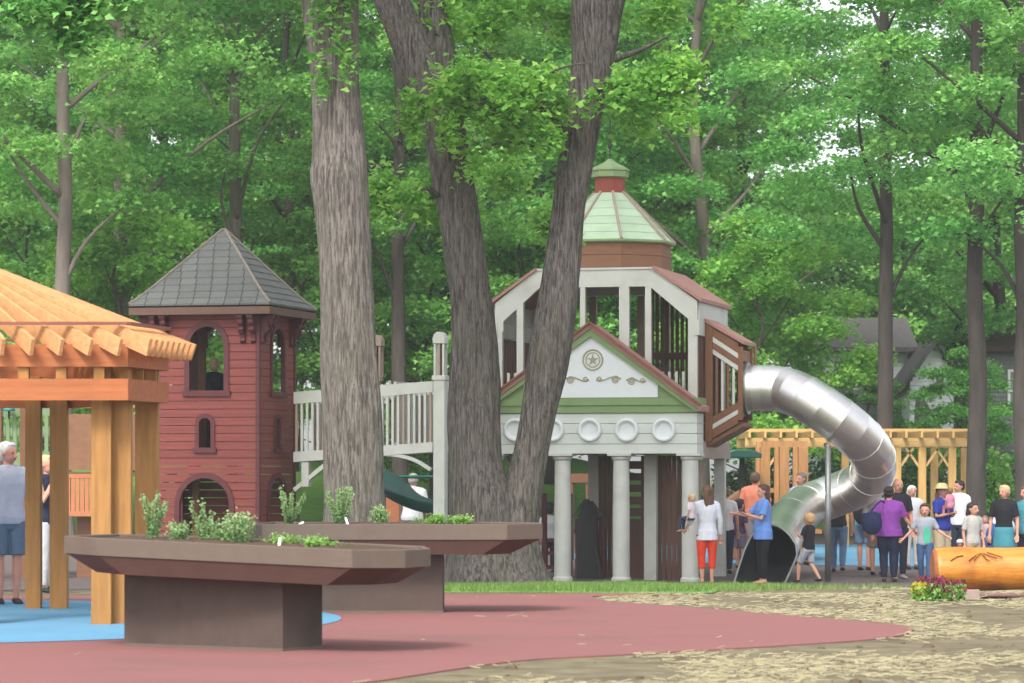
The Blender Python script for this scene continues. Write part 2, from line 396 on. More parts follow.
# mulch play area
def blob(pts, n=6): return [(p.x, p.y) for p in spline([(a, b, 0) for a, b in pts+[pts[0]]], n)[:-1]]
polysheet('rubber_mulch_ground', blob([(-15, 41), (-6, 41), (-2.5, 52.5), (1, 53), (4, 53), (5.5, 51), (6, 42.5), (9, 40), (14, 40), (18, 50), (20, 70), (16, 79), (0, 80), (-14, 76), (-18, 60)]), M['mulch'], .006)
polysheet('far_blue_play_surface', blob([(1.2, 66), (4.5, 64.5), (9.5, 63), (13.5, 64.5), (15.5, 69), (13, 73.5), (6, 74.5), (2, 72.5)]), M['bluepad'], .012)
polysheet('pink_path', blob([(5.2, 37.6), (9, 36.9), (14, 36.6), (14, 38.6), (9, 38.9), (6, 39)], 3), M['redpad'], .012)
polysheet('lawn_verge', blob([(-3.0, 39.15), (0, 39.3), (2.2, 39.0), (2.6, 40.5), (2.9, 43), (3.2, 47), (3.4, 50), (3.0, 52.4), (1, 52.4), (-2.2, 51.6), (-3.6, 46), (-3.8, 42)]), M['lawn'], .010)
polysheet('hill_lawn', blob([(-45, 79), (-20, 77), (-6, 79), (0, 80.5), (6, 81), (12, 82), (30, 84), (45, 95), (45, 112), (-45, 112)], 3), M['lawn'], .012, step=2)
# grass blades on the verge
def blades(name, n, region, m, h, wd, seed, clear=.0):
    r = np.random.default_rng(seed); P = []
    for _ in range(n*4):
        x = r.uniform(region[0], region[1]); y = r.uniform(region[2], region[3])
        e = ((x-1.0)/4.6)**2+((y-45.8)/6.6)**2+.25*noise.noise(Vector((x*1.1, y*.6, 0)))
        if y < 40.1+.5*noise.noise(Vector((x*1.3, 3, 0))) and r.uniform() > .12: continue
        if e < 1 and r.uniform() < (1.15-e*.6)*(1 if x < 2.2 else max(.06, .5-.22*(x-2.2)))*(.55+.9*noise.noise(Vector((x*1.7, y*1.1, 5)))+.3): P.append((x, y))
        if len(P) >= n: break
    P = np.array(P); n = len(P)
    zz = np.array([g(x, y) for x, y in P])+.008
    a = r.uniform(0, 2*np.pi, n); hh = r.uniform(.35, 1, n)*h*(.75+.6*np.array([noise.noise(Vector((a_*.9, b_*.9, 7))) for a_, b_ in P])); ww = r.uniform(.6, 1.2, n)*wd
    ln = r.normal(0, .35, (n, 2))*hh[:, None]
    b0 = np.stack([P[:, 0]-np.cos(a)*ww, P[:, 1]-np.sin(a)*ww, zz], 1); b1 = np.stack([P[:, 0]+np.cos(a)*ww, P[:, 1]+np.sin(a)*ww, zz], 1)
    t = np.stack([P[:, 0]+ln[:, 0], P[:, 1]+ln[:, 1], zz+hh], 1)
    v = np.stack([b0, b1, t], 1).reshape(-1, 3)
    me = bpy.data.meshes.new(name); me.vertices.add(n*3); me.vertices.foreach_set('co', v.astype(np.float32).ravel())
    me.loops.add(n*3); me.loops.foreach_set('vertex_index', np.arange(n*3, dtype=np.int32))
    me.polygons.add(n); me.polygons.foreach_set('loop_start', np.arange(0, n*3, 3, dtype=np.int32)); me.polygons.foreach_set('loop_total', np.full(n, 3, dtype=np.int32))
    me.update(calc_edges=True)
    at = me.attributes.new('tint', 'FLOAT', 'FACE'); at.data.foreach_set('value', r.uniform(0, 1, n).astype(np.float32))
    return tag(link(me, name, m), kind='stuff')
blades('grass', 90000, (-3.7, 5.6, 39.2, 52.4), M['grass'], .11, .006, 3)
# straw and clods scattered over the bare ground in front
def inred(x, y):
    c = False; j = len(red)-1
    for i in range(len(red)):
        if (red[i][1] > y) != (red[j][1] > y) and x < (red[j][0]-red[i][0])*(y-red[i][1])/(red[j][1]-red[i][1])+red[i][0]: c = not c
        j = i
    return c
def scatter():
    r = random.Random(4); s = MB(); c = MB(); k = 0
    while k < 6000:
        y = 21+22*r.random()**1.3; x = r.uniform(-4, 7.5)
        if abs(x/y) > .175 or (inred(x, y) and r.random() > .006): continue
        if noise.noise(Vector((x*.9, y*.35, 2)))+r.uniform(-.3, .3) < .05: continue
        if y > 39 and x < 4.5: continue
        k += 1; a = r.gauss(0, .7); l = r.uniform(.04, .13); z = g(x, y)+r.uniform(.004, .02); wd = r.uniform(.002, .005)
        dx = math.cos(a)*l/2; dy = math.sin(a)*l/2; nx = -math.sin(a)*wd; ny = math.cos(a)*wd; t = r.gauss(0, .012)
        s.add([(x-dx-nx, y-dy-ny, z), (x+dx-nx, y+dy-ny, z+t), (x+dx, y+dy, z+t+wd*1.5), (x-dx, y-dy, z+wd*1.5), (x+dx+nx, y+dy+ny, z+t), (x-dx+nx, y-dy+ny, z)], [(0, 1, 2, 3), (3, 2, 4, 5)])
    k = 0
    while k < 130:
        y = 21+21*r.random(); x = r.uniform(-4, 7.5)
        if abs(x/y) > .175 or inred(x, y): continue
        if y > 39 and x < 4.5: continue
        k += 1; q = r.uniform(.01, .035)*r.random()+.008
        b0 = len(c.v); c.ell((x, y, g(x, y)+q*.1), q*r.uniform(1, 2.2), q*r.uniform(.8, 1.4), q*.6, 9, 7, Matrix.Rotation(r.random()*3, 3, 'Z')); c.v[b0:] = [(vx+q*.5*noise.noise(Vector((vx*40, vy*40, vz*40))), vy, vz+q*.5*noise.noise(Vector((vx*40, vy*40, 9+vz*40)))) for vx, vy, vz in c.v[b0:]]
    tag(s.build('straw', M['straw']), kind='stuff'); tag(c.build('dirt_clods', M['clod'], smooth=True), kind='stuff')
scatter()

# ---------------------------------------------------------------- trees
def crown_points(r, clumps, per, disk, thick):
    P = []; T = []
    for (c, s) in clumps:
        n = int(per*s*s); rr = np.sqrt(r.uniform(0, 1, n))*disk*s; a = r.uniform(0, 2*np.pi, n)
        sub = r.uniform(-1, 1, (6, 2))*disk*s*.8
        z = r.normal(0, thick, n)-.22*(rr/disk)**2*disk
        # ragged lobes inside each spray
        k = r.integers(0, 6, n); x = rr*np.cos(a)*.62+sub[k, 0]*.55; y = rr*np.sin(a)*.62+sub[k, 1]*.55
        P.append(np.stack([c[0]+x, c[1]+y, c[2]+z], 1)); T.append(np.clip(r.normal(.5, .12)+r.normal(0, .2, n), 0, 1))
    return np.concatenate(P), np.concatenate(T)
def tree_meshes(seed, H, base, CR, nclump, per, disk, leaf, trad, lean=0, low=0):
    """trunk (with limbs) and crown of one tree, in the tree's own coordinates"""
    r = np.random.default_rng(seed); q = random.Random(seed)
    tk = MB(); cl = []
    path = [Vector((0, 0, -.2))]; n = 9
    for i in range(1, n+1):
        t = i/n; wv = .05 if seed == 14 else .14; path.append(Vector((lean*t*H+q.uniform(-wv, wv)*(1+t), q.uniform(-wv, wv), H*.86*t)))
    path = spline(path, 3); rad = [trad*(1.35 if i < 2 else 1.0)*(1-.72*(i/len(path))) for i in range(len(path))]
    tk.tube(path, rad, 12)
    for i in range(nclump):
        t = (i+.5)/nclump; z = base+(H-base)*t**.9
        prof = math.sin(math.pi*min(1, .18+.82*t)**.8)**.6*CR if t > .1 else CR*.75
        a = i*2.39996+q.uniform(-.4, .4); rr = prof*math.sqrt(q.uniform(.08, 1))
        cl.append((Vector((lean*z+rr*math.cos(a), rr*math.sin(a), z+q.uniform(-.4, .4)-rr*.06)), q.uniform(.65, 1.25)))
    for i, (c, s) in enumerate(cl):
        if i % 4 == 0:
            zs = max(base*.75, c.z-1.2-.35*Vector((c.x, c.y)).length); zs = min(zs, H*.8)
            k = min(len(path)-2, max(1, int(len(path)*zs/(H*.86)))); p0 = path[k]
            mid = p0.lerp(c, .5)+Vector((q.uniform(-.3, .3), q.uniform(-.3, .3), q.uniform(-.1, .5)))
            tk.tube(spline([p0, mid, c], 5), [trad*.33*(1-.085*j) for j in range(11)], 6)
    P, T = crown_points(r, [(tuple(c), s) for c, s in cl], per, disk, .13)
    lm = leaves_mesh('crown', P, 1.0, r.uniform(.7, 1.3, len(P))*leaf, T, seed=seed, droop=.62)
    tm = tk.mesh('trunk'); tm.shade_smooth()
    return tm, lm
def put_tree(ms, name, label, px, d, rz, leafm, bark='barkd', group=None, sc=1.0, mirror=False):
    x = X(px, d); t = thing(name, label, 'tree', (x, d, g(x, d)), rz, group); t.scale = (sc, sc, sc)
    tm, lm = ms
    o = bpy.data.objects.new('trunk', tm); COL.objects.link(o); o.parent = t
    if not tm.materials: tm.materials.append(M[bark])
    o2 = bpy.data.objects.new('crown', lm); COL.objects.link(o2); o2.parent = t
    if not lm.materials: lm.materials.append(M[leafm])
    for ob, m in ((o, M[bark]), (o2, M[leafm])):
        ob.material_slots[0].link = 'OBJECT'; ob.material_slots[0].material = m
    return t
PR = [tree_meshes(11, 19, 4.6, 4.4, 92, 620, 1.25, .135, .2), tree_meshes(12, 21, 5.4, 4.8, 98, 620, 1.3, .135, .22, .01),
      tree_meshes(13, 18, 4.0, 4.2, 84, 620, 1.2, .13, .17, -.012), tree_meshes(14, 20, 7.6, 4.4, 50, 560, 1.2, .135, .22)]
LOW = tree_meshes(15, 8.5, 2.2, 3.0, 44, 520, 1.0, .14, .09)
# near row: trunks one can see
front = [('slim pale trunked tree rising behind the wooden pavilion roof', 64, 69, 0, 3, 'leafA', 1.0),
 ('tree with a straight trunk half hidden by leaves left of the red tower roof', 121, 76, 2.1, 3, 'leafB', 1.0),
 ('tree whose trunk stands straight above the peak of the red tower roof', 236, 78, 1.2, 3, 'leafA', 1.0),
 ('dark trunked tree seen above the footbridge rail between the two big trunks', 398, 76, 4.0, 3, 'leafA', .98),
 ('leafy tree behind the cupola roof with its brown trunk in the leaves', 702, 80, 3.0, 1, 'leafB', 1.0),
 ('dark trunked tree rising over the bend of the metal slide', 886, 72, .5, 3, 'leafB', .95),
 ('tall tree with long bare reddish trunk by the end of the far pergola', 976, 67, 5.0, 3, 'leafA', 1.0),
 ('thin dark tree cut off by the right edge of the picture', 1022, 66, 2.7, 3, 'leafB', .9)]
for i, (lb, px, d, rz, k, lf, sc) in enumerate(front): put_tree(PR[k], 'broadleaf_tree', lb, px, d, rz, lf, sc=sc, bark='barkp' if px in (64, 121, 236, 702) else 'barkd')
q = random.Random(5)
back = [(-20, 92), (40, 100), (95, 94), (165, 92), (205, 104), (290, 90), (345, 98), (440, 91), (500, 100), (545, 88), (600, 97), (655, 90), (745, 96), (1000, 92), (1050, 86)]
for i, (px, d) in enumerate(back):
    put_tree(PR[(i*7+1) % 4], 'broadleaf_tree', 'tree deep in the leafy woods behind the playground', px, d, q.uniform(0, 6.28), ['leafA', 'leafB', 'leafA', 'leafC'][i % 4], group='trees deep in the woods', sc=q.uniform(.95, 1.15))
for i in range(13):
    px = -20+88*i+q.uniform(-20, 20)
    if 740 < px < 985: continue
    put_tree(PR[(i*5+2) % 4], 'broadleaf_tree', 'tree deep in the leafy woods behind the playground', px, 122+q.uniform(-6, 6), q.uniform(0, 6.28), ['leafA', 'leafB'][i % 2], group='trees deep in the woods', sc=q.uniform(1.2, 1.4))
lows = [('low leafy young tree behind the left side of the pavilion', 30, 78, 'leafA', 1.1), ('young tree filling the gap left of the red tower', 118, 74, 'leafC', .95), ('young tree behind the right side of the red tower', 325, 79, 'leafA', 1.0),
        ('young tree behind the lantern post of the footbridge', 430, 82, 'leafB', 1.0), ('young tree seen through the left openings of the white playhouse frame', 520, 78, 'leafA', .95),
        ('young tree seen through the middle openings of the white playhouse frame', 622, 80, 'leafB', 1.0), ('bright young tree just right of the brown slide hood', 762, 76, 'leafC', .9),
        ]
for px, d, sc in ((962, 88, .55), (868, 92, .5), (775, 120, 1.35), (835, 118, 1.3), (880, 121, 1.4), (930, 119, 1.35), (985, 118, 1.4), (1035, 118, 1.4), (300, 98, 1.0), (345, 100, 1.05), (415, 99, 1.0), (550, 96, 1.0), (690, 98, 1.05), (190, 100, 1.0), (90, 99, 1.0)):
    put_tree(LOW, 'young_tree', 'leafy understorey tree among the woods behind the playground', px, d, px*.51, 'leafA' if px % 2 else 'leafB', sc=sc, group='understorey trees in the woods')
for lb, px, d, lf, sc in lows: put_tree(LOW, 'young_tree', lb, px, d, px*.37, lf, sc=sc)
# dark shrubs behind the far pergola and along the wood edge
def shrub(px, d, wd, h, lb, lf='leafD', n=2600, group=None, leaf=.11):
    r = np.random.default_rng(int(px*7+d)); x = X(px, d); t = thing('shrub', lb, 'shrub', (x, d, g(x, d)), 0, group)
    p = r.normal(0, 1, (n, 3)); p /= np.linalg.norm(p, axis=1)[:, None]; p *= (r.uniform(.55, 1, n)**.5)[:, None]
    p *= 1+.25*np.sin(p[:, :1]*7+p[:, 2:]*5)
    P = np.stack([p[:, 0]*wd/2, p[:, 1]*wd*.35, np.abs(p[:, 2])*h*.62+h*.28*(1+p[:, 2]*.2)], 1)
    link(leaves_mesh('foliage', P, .5, r.uniform(.6, 1.3, n)*leaf, r.uniform(.0, 1, n), seed=int(px)), 'foliage', M[lf], t)
    b = MB()
    for k in range(4):
        a = k*1.57+.4; b.tube([(0, 0, -.05), (math.cos(a)*wd*.12, math.sin(a)*wd*.1, h*.3), (math.cos(a)*wd*.22, math.sin(a)*wd*.15, h*.62)], [.035, .025, .012], 6)
    b.build('stem', M['barkd'], t, smooth=True); return t
for i, (px, d, wd, h) in enumerate([(775, 80, 2.2, 1.9), (835, 81, 2.6, 2.0), (880, 80, 2.2, 1.7), (925, 81, 2.6, 2.1), (970, 80, 2.0, 1.6), (735, 79, 2.0, 1.7), (1015, 82, 2.4, 1.6)]):
    shrub(px, d, wd, h, 'dark green shrub behind the posts of the far pergola', group='dark shrubs behind the far pergola')
shrub(922, 88, 1.4, 2.6, 'bright shrub in front of the white house gable', 'leafC', 2400, leaf=.14)
shrub(997, 74, .7, 2.3, 'yellow green sapling against the grey clapboard house', 'leafC', 900, leaf=.13)
shrub(395, 84, 3.4, 2.0, 'round bush on the grassy rise behind the footbridge', 'leafA', 3000)

# two big foreground trees
def stem_from_px(rows, d, dd=0):
    """rows: (y, left px, right px) of a trunk outline -> centre line and radii at real depth"""
    pts = []; rad = []
    for y, a, b in rows:
        pts.append(Vector((X((a+b)/2, d), d, Z(y, d)))); rad.append((b-a)/2*d/F*(.94 if d > 45 else .98))
    return pts, rad
def big_stem(mb, rows, d, n=56, root=False, amp=.05, cut=None, seed=0, drift=0):
    pts, rad = stem_from_px(rows, d)
    if drift:
        for i, p in enumerate(pts): p.y += drift*max(0, (p.z-pts[-1].z))
    pp = []; rr = []; m = 10
    P = spline([(p.x, p.y, p.z) for p in pts], m); Rr = [v.x for v in spline([(r, 0, 0) for r in rad], m)]
    z0 = P[-1].z if P[-1].z < P[0].z else P[0].z
    def bulge(p, a):
        v = noise.noise(Vector((math.cos(a)*4.5+seed, math.sin(a)*4.5, p.z*.55)))*amp*1.4
        v += noise.noise(Vector((math.cos(a)*13+seed, math.sin(a)*13, p.z*1.6)))*amp*.8
        v += noise.noise(Vector((math.cos(a)*1.3+seed, math.sin(a)*1.3, p.z*1.1)))*amp*1.3
        if root:
            h = max(0, 1-(p.z-z0)/1.0); v += .2*h**2.2*(1+.55*math.sin(a*5+seed))
        return 1+v
    mb.tube(P, Rr, n, bulge=bulge)
t1 = thing('oak_tree', 'massive straight grey barked tree standing in front of the footbridge', 'tree', (0, 0, 0))
rows1 = [(-60, 299, 352), (0, 302, 358), (88, 310, 361), (154, 313, 367), (176, 311, 369), (200, 314, 370), (230, 317, 370), (298, 320, 373), (350, 319, 377), (400, 321, 381), (460, 323, 384), (500, 323, 385), (540, 320, 390), (594, 314, 396)]
D1 = 43.5
T1 = (X(350, D1), D1, g(X(350, D1), D1)); t1.location = T1
def local(mb, o): mb.v = [(x-o[0], y-o[1], z-o[2]) for x, y, z in mb.v]
b = MB(); big_stem(b, rows1, D1, root=True, seed=3); local(b, T1); b.build('trunk', M['bark'], t1, smooth=True)
t2 = thing('twin_stemmed_tree', 'huge twin stemmed tree forking low down in front of the white playhouse', 'tree')
D2 = 47.5; T2 = (X(492, D2), D2, g(X(492, D2), D2)); t2.location = T2
b = MB()
big_stem(b, [(-70, 350, 383), (0, 374, 410), (50, 394, 434), (88, 407, 452), (130, 423, 466), (175, 431, 473), (220, 438, 480), (298, 449, 492), (350, 450, 498), (400, 447, 502), (460, 446, 504), (500, 446, 514), (540, 446, 524), (588, 443, 534)], D2, root=True, seed=8, amp=.06)
big_stem(b, [(-70, 408, 436), (0, 416, 446), (50, 424, 456), (88, 428, 460), (140, 430, 464), (190, 434, 470)], D2+.25, 32, seed=2, amp=.06)
big_stem(b, [(-70, 590, 650), (0, 570, 626), (60, 571, 614), (130, 562, 600), (175, 556, 592), (220, 550, 585), (298, 538, 579), (350, 528, 573), (400, 521, 560), (455, 511, 549), (500, 496, 543), (540, 478, 541), (588, 462, 546)], D2+.1, root=True, seed=5, amp=.06)
local(b, T2); b.build('trunk', M['bark2'], t2, smooth=True)
def branch(mb, pl, d0, r0, T):
    pts = [Vector(W(px, py, d))-Vector(T) for px, py, d in pl]; P = spline(pts, 5)
    mb.tube(P, [r0*(1-.8*i/(len(P)-1)) for i in range(len(P))], 7)
b = MB()
branch(b, [(572, 148, 47.6), (560, 125, 47.3), (545, 110, 47), (520, 108, 46.6), (492, 100, 46.2), (470, 106, 46)], 0, .075, T2)
branch(b, [(560, 140, 47.6), (535, 145, 47), (505, 142, 46.6), (478, 150, 46.2)], 0, .06, T2)
branch(b, [(545, 112, 47), (540, 88, 46.7), (556, 70, 46.4), (590, 62, 46)], 0, .045, T2)
branch(b, [(612, 60, 47.6), (640, 50, 47.3), (668, 36, 47)], 0, .06, T2)
branch(b, [(437, 195, 47.3), (428, 189, 47), (421, 190, 46.9)], 0, .05, T2)
branch(b, [(590, 85, 47.4), (635, 92, 47.2), (680, 76, 47)], 0, .05, T2)
b.build('branch', M['bark2'], t2, smooth=True)
def sprays(T, name, lst, m, per, leaf, seed, parent):
    r = np.random.default_rng(seed); cl = []
    for px, py, d, s in lst: p = W(px, py, d); cl.append(((p[0]-T[0], p[1]-T[1], p[2]-T[2]), s))
    P, Tn = crown_points(r, cl, per, .46, .15)
    link(leaves_mesh(name, P, 1.0, r.uniform(.7, 1.3, len(P))*leaf, Tn, seed=seed, droop=.6), name, M[m], parent)
q = random.Random(9)
lst = [(q.uniform(455, 556), q.uniform(76, 120), 46.6+q.uniform(-.5, .5), q.uniform(.5, 1.05)) for _ in range(14)]
lst += [(q.uniform(625, 700), q.uniform(64, 118), 46.9+q.uniform(-.5, .4), q.uniform(.5, 1.0)) for _ in range(11)]
lst += [(q.uniform(556, 630), q.uniform(84, 112), 46.9, q.uniform(.35, .6)) for _ in range(7)]
lst += [(q.uniform(556, 640), q.uniform(10, 120), 49.5, q.uniform(.6, 1)) for _ in range(6)]
lst += [(q.uniform(400, 470), q.uniform(100, 140), 46.5, q.uniform(.35, .75)) for _ in range(8)]
lst += [(q.uniform(470, 545), q.uniform(120, 160), 46.6, q.uniform(.4, .8)) for _ in range(5)]
lst += [(q.uniform(440, 570), q.uniform(-40, 30), 48+q.uniform(-1, 1.5), q.uniform(.6, 1.1)) for _ in range(9)]
lst += [(q.uniform(630, 730), q.uniform(-40, 30), 48+q.uniform(-1, 1.5), q.uniform(.6, 1.1)) for _ in range(8)]
lst += [(q.uniform(375, 560), q.uniform(165, 230), 49.5+q.uniform(0, 1.5), q.uniform(.6, 1.1)) for _ in range(12)]
sprays(T2, 'crown', lst, 'leafC', 300, .115, 21, t2)
lst = [(q.uniform(312, 350), q.uniform(8, 95), D1-.55, q.uniform(.25, .45)) for _ in range(8)]
lst += [(q.uniform(240, 420), q.uniform(-90, -20), D1+q.uniform(-1, 1), q.uniform(.8, 1.3)) for _ in range(14)]
sprays(T1, 'crown', lst, 'leafA', 420, .11, 22, t1)
# overhanging tree outside the left edge: a branch and its leaves reach in at the top left corner
t3 = thing('overhanging_tree', 'near tree off the left edge whose dark branch reaches into the top left corner', 'tree')
D3 = 38; T3 = (X(-120, D3), D3, g(0, D3)); t3.location = T3
b = MB(); big_stem(b, [(-60, -148, -100), (200, -150, -98), (400, -150, -94), (596, -160, -86)], D3, root=True, seed=12); local(b, T3); b.build('trunk', M['bark2'], t3, smooth=True)
b = MB(); branch(b, [(-120, 60, D3), (-60, 24, 37.8), (0, 15, 37.6), (35, 11, 37.5), (62, 2, 37.4), (95, -14, 37.2)], 0, .1, T3)
branch(b, [(35, 11, 37.5), (58, 14, 37.3), (80, 8, 37.2)], 0, .03, T3)
b.build('branch', M['bark2'], t3, smooth=True)
lst = [(q.uniform(20, 130), q.uniform(-20, 22), 37.2+q.uniform(-.4, .4), q.uniform(.5, .9)) for _ in range(12)]+[(q.uniform(60, 110), q.uniform(22, 44), 37.2, .5) for _ in range(3)]
sprays(T3, 'crown', lst, 'leafB', 420, .11, 23, t3)

# ---------------------------------------------------------------- near pavilion (wooden gazebo, left)
GC = (-5.93, 32.5)
pav = thing('wooden_pavilion', 'stained cedar pavilion with fanned open rafters on the blue surface at the left', 'pavilion', (GC[0], GC[1], 0))
RING = [(2.27, -2.0), (2.53, -.80), (1.25, 1.93), (-1.25, 1.93), (-2.53, -.80), (-2.27, -2.0)]
def lx(px, d): return X(px, d)-GC[0]
def post(px0, px1, d, name='post', m='cedar_post', top=2.5):
    a = lx(px0, d); b_ = lx(px1, d)
    quick(name, M[m], pav, lambda q_: q_.box(a, b_, d-GC[1], d-GC[1]+.15, 0, top), bevel=.008)
post(91, 111, 30.75); post(112.5, 131, 30.9); post(25, 40.5, 34.25); post(49.5, 67, 34.25); post(135, 158, 31.8)
post(-25, -6, 30.75); post(-46, -27, 30.75); post(-250, -230, 30.75); post(-270, -252, 30.9); post(-160, -142, 34.25); post(-135, -118, 34.25)
def ringsegs(sc=1.0): return [((a[0]*sc, a[1]*sc), (b[0]*sc, b[1]*sc)) for a, b in zip(RING, RING[1:]+RING[:1])]
def ringbeam(name, z0, z1, t):
    for i, (a, b_) in enumerate(ringsegs()):
        A = Vector((a[0], a[1], 0)); B = Vector((b_[0], b_[1], 0)); d = (B-A).normalized(); nrm = Vector((-d.y, d.x, 0))
        mid = (A+B)/2
        if nrm.dot(mid) > 0: nrm = -nrm
        e = .0 if i in (5,) else .002
        q_ = MB(); A2 = A+d*e; B2 = B-d*e
        q_.add([A2+Vector((0, 0, z0)), B2+Vector((0, 0, z0)), B2+nrm*t-d*t*.4*(i != 5)+Vector((0, 0, z0)), A2+nrm*t+d*t*.4*(i != 5)+Vector((0, 0, z0)), A2+Vector((0, 0, z1)), B2+Vector((0, 0, z1)), B2+nrm*t-d*t*.4*(i != 5)+Vector((0, 0, z1)), A2+nrm*t+d*t*.4*(i != 5)+Vector((0, 0, z1))],
               [(0, 1, 2, 3), (7, 6, 5, 4), (0, 4, 5, 1), (1, 5, 6, 2), (2, 6, 7, 3), (3, 7, 4, 0)])
        q_.build(name, M['cedar_beam_x'], pav)
ringbeam('lower_beam', 2.165, 2.37, .06)
ringbeam('upper_beam', 2.485, 2.70, .06)
for i, (a, b_) in enumerate(ringsegs(.955)):
    L_ = math.hypot(b_[0]-a[0], b_[1]-a[1]); k_ = max(2, int(L_/.36))
    for j_ in range(k_):
        t = (j_+.5)/k_; x = a[0]+(b_[0]-a[0])*t; y = a[1]+(b_[1]-a[1])*t
        quick('block', M['cedar_post'], pav, lambda q_: q_.box(x-.05, x+.05, y-.05, y+.05, 2.372, 2.483))
APZ = 3.74
def rafter(ex, ey):
    e = Vector((ex, ey, 2.66)); a0_ = Vector((0, 0, APZ)); d = e-a0_; h = math.hypot(d.x, d.y)
    q_ = MB(); q_.bar(a0_+d*(.16/h), e, .036, .165); q_.build('rafter', M['cedar'], pav)
for i, (a, b_) in enumerate(ringsegs(1.10)):
    L_ = math.hypot(b_[0]-a[0], b_[1]-a[1]); k_ = int(L_/(.16 if i in (0, 4) else .275))
    if i in (2,): k_ = int(L_/.4)
    for j_ in range(k_): t = j_/k_; rafter(a[0]+(b_[0]-a[0])*t, a[1]+(b_[1]-a[1])*t)
zb = 2.883
for a, b_ in ringsegs(1.0): quick('batten', M['batten'], pav, lambda q_: q_.bar((a[0], a[1], zb+.015), (b_[0], b_[1], zb+.015), .05, .03))
quick('crown_block', M['cedar'], pav, lambda q_: q_.lathe([(.22, 3.58), (.22, 3.86), (.12, 3.95)], n=8))

# ---------------------------------------------------------------- far pergola (right)
def far_pergola():
    px0, px1, d = 745, 969, 71.0; gz = g(X(860, d), d)
    r = thing('far_pergola', 'long pale new wood pergola with braced posts behind the slide', 'pergola', (X(860, d), d, gz))
    ox, oz = X(860, d), gz
    for dd in (0, 2.6):
        quick('beam', M['pine_x'], r, lambda q_: q_.box(X(px0, d)-ox, X(px1, d)-ox, dd-.05, dd+.05, Z(447, d)-oz, Z(438, d)-oz), bevel=.01)
    n = 15
    for i in range(n):
        x = X(px0+3, d)-ox+(X(px1-3, d)-X(px0+3, d))*i/(n-1)
        quick('rafter', M['pine_x'], r, lambda q_: q_.box(x-.025, x+.025, -.5, 3.1, Z(438, d)-oz+.003, Z(431.5, d)-oz))
    for k in range(9): quick('batten', M['pine_x'], r, lambda q_: q_.prism([(X(px0-10, d)-ox, Z(431.3, d)-oz), (X(px1+15, d)-ox, Z(429, d)-oz-.05), (X(px1+15, d)-ox, Z(429, d)-oz), (X(px0-10, d)-ox, Z(429, d)-oz)], -.45+k*.42, -.38+k*.42))
    for px, dd in ((765, 0), (785, .0), (801, 2.6), (897, 0), (922, 0), (934, 2.6), (952, 0), (964, 2.6), (845, 2.6)):
        y0 = dd; D = d+dd; x = X(px, D)-ox
        quick('post', M['pine_post'], r, lambda q_: q_.box(x-.085, x+.085, y0-.085, y0+.085, -.05, Z(447, d)-oz-.003), bevel=.01)
        for sgn in (-1, 1):
            if (px, sgn) in ((765, -1), (785, -1), (785, 1), (934, -1), (952, 1), (801, 1), (801, -1), (845, -1), (845, 1), (964, -1)): continue
            quick('brace', M['pine_x'], r, lambda q_: q_.bar((x+sgn*.07, y0, 1.85), (x+sgn*.36, y0, Z(447, d)-oz-.02), .05, .1, (0, 1, 0)))
    return r
far_pergola()

# ---------------------------------------------------------------- red tower
TA = R(-14.4); TW = 2.0
tx, ty = X(258, 54), 54.0
c_, s_ = math.cos(TA), math.sin(TA)
# origin = centre of the tower; nearest corner is local (+1,-1)
TH = .945
TO = (tx-TH*(c_+s_), ty-TH*(s_-c_))
TF = Frame(TO[0], TO[1], TA)
tgz = g(*TO)
tower = thing('red_tower', 'dark red clapboard play tower with arched windows and a grey shingled hip roof', 'play tower', (TO[0], TO[1], 0), TA)
tower.scale = (TH, TH, 1)
def arch_holes(face):
    """opening list (centre, half width, sill z, spring z) for a tower wall, measured on the front wall"""
    f = lambda px: TF.u(px, -TH)/TH; z = lambda py: TF.z(py, 0, -TH)
    hs_ = [((f(189.5)+f(225))/2, (f(225)-f(189.5))/2, z(391), z(346)), ((f(199)+f(212))/2, (f(212)-f(199))/2, z(447.5), z(424.5)), ((f(179.5)+f(230.5))/2, (f(230.5)-f(179.5))/2, tgz-.1, z(506))]
    return hs_
HOLES = arch_holes(0)
ub1 = (TF.u(204, TH)+TF.u(229, TH))/2/TH; ub2 = (TF.u(269, TH)+TF.u(289, TH))/2/TH
HB_ = [(-ub1, .27, HOLES[0][2]-.05, HOLES[0][3]+.12), (-min(ub2, .72), .2, HOLES[0][2]-.05, HOLES[0][3]+.1), (-ub1, .12, HOLES[1][2], HOLES[1][3]+.05)]
EAVE = TF.z(313, 1, -1)
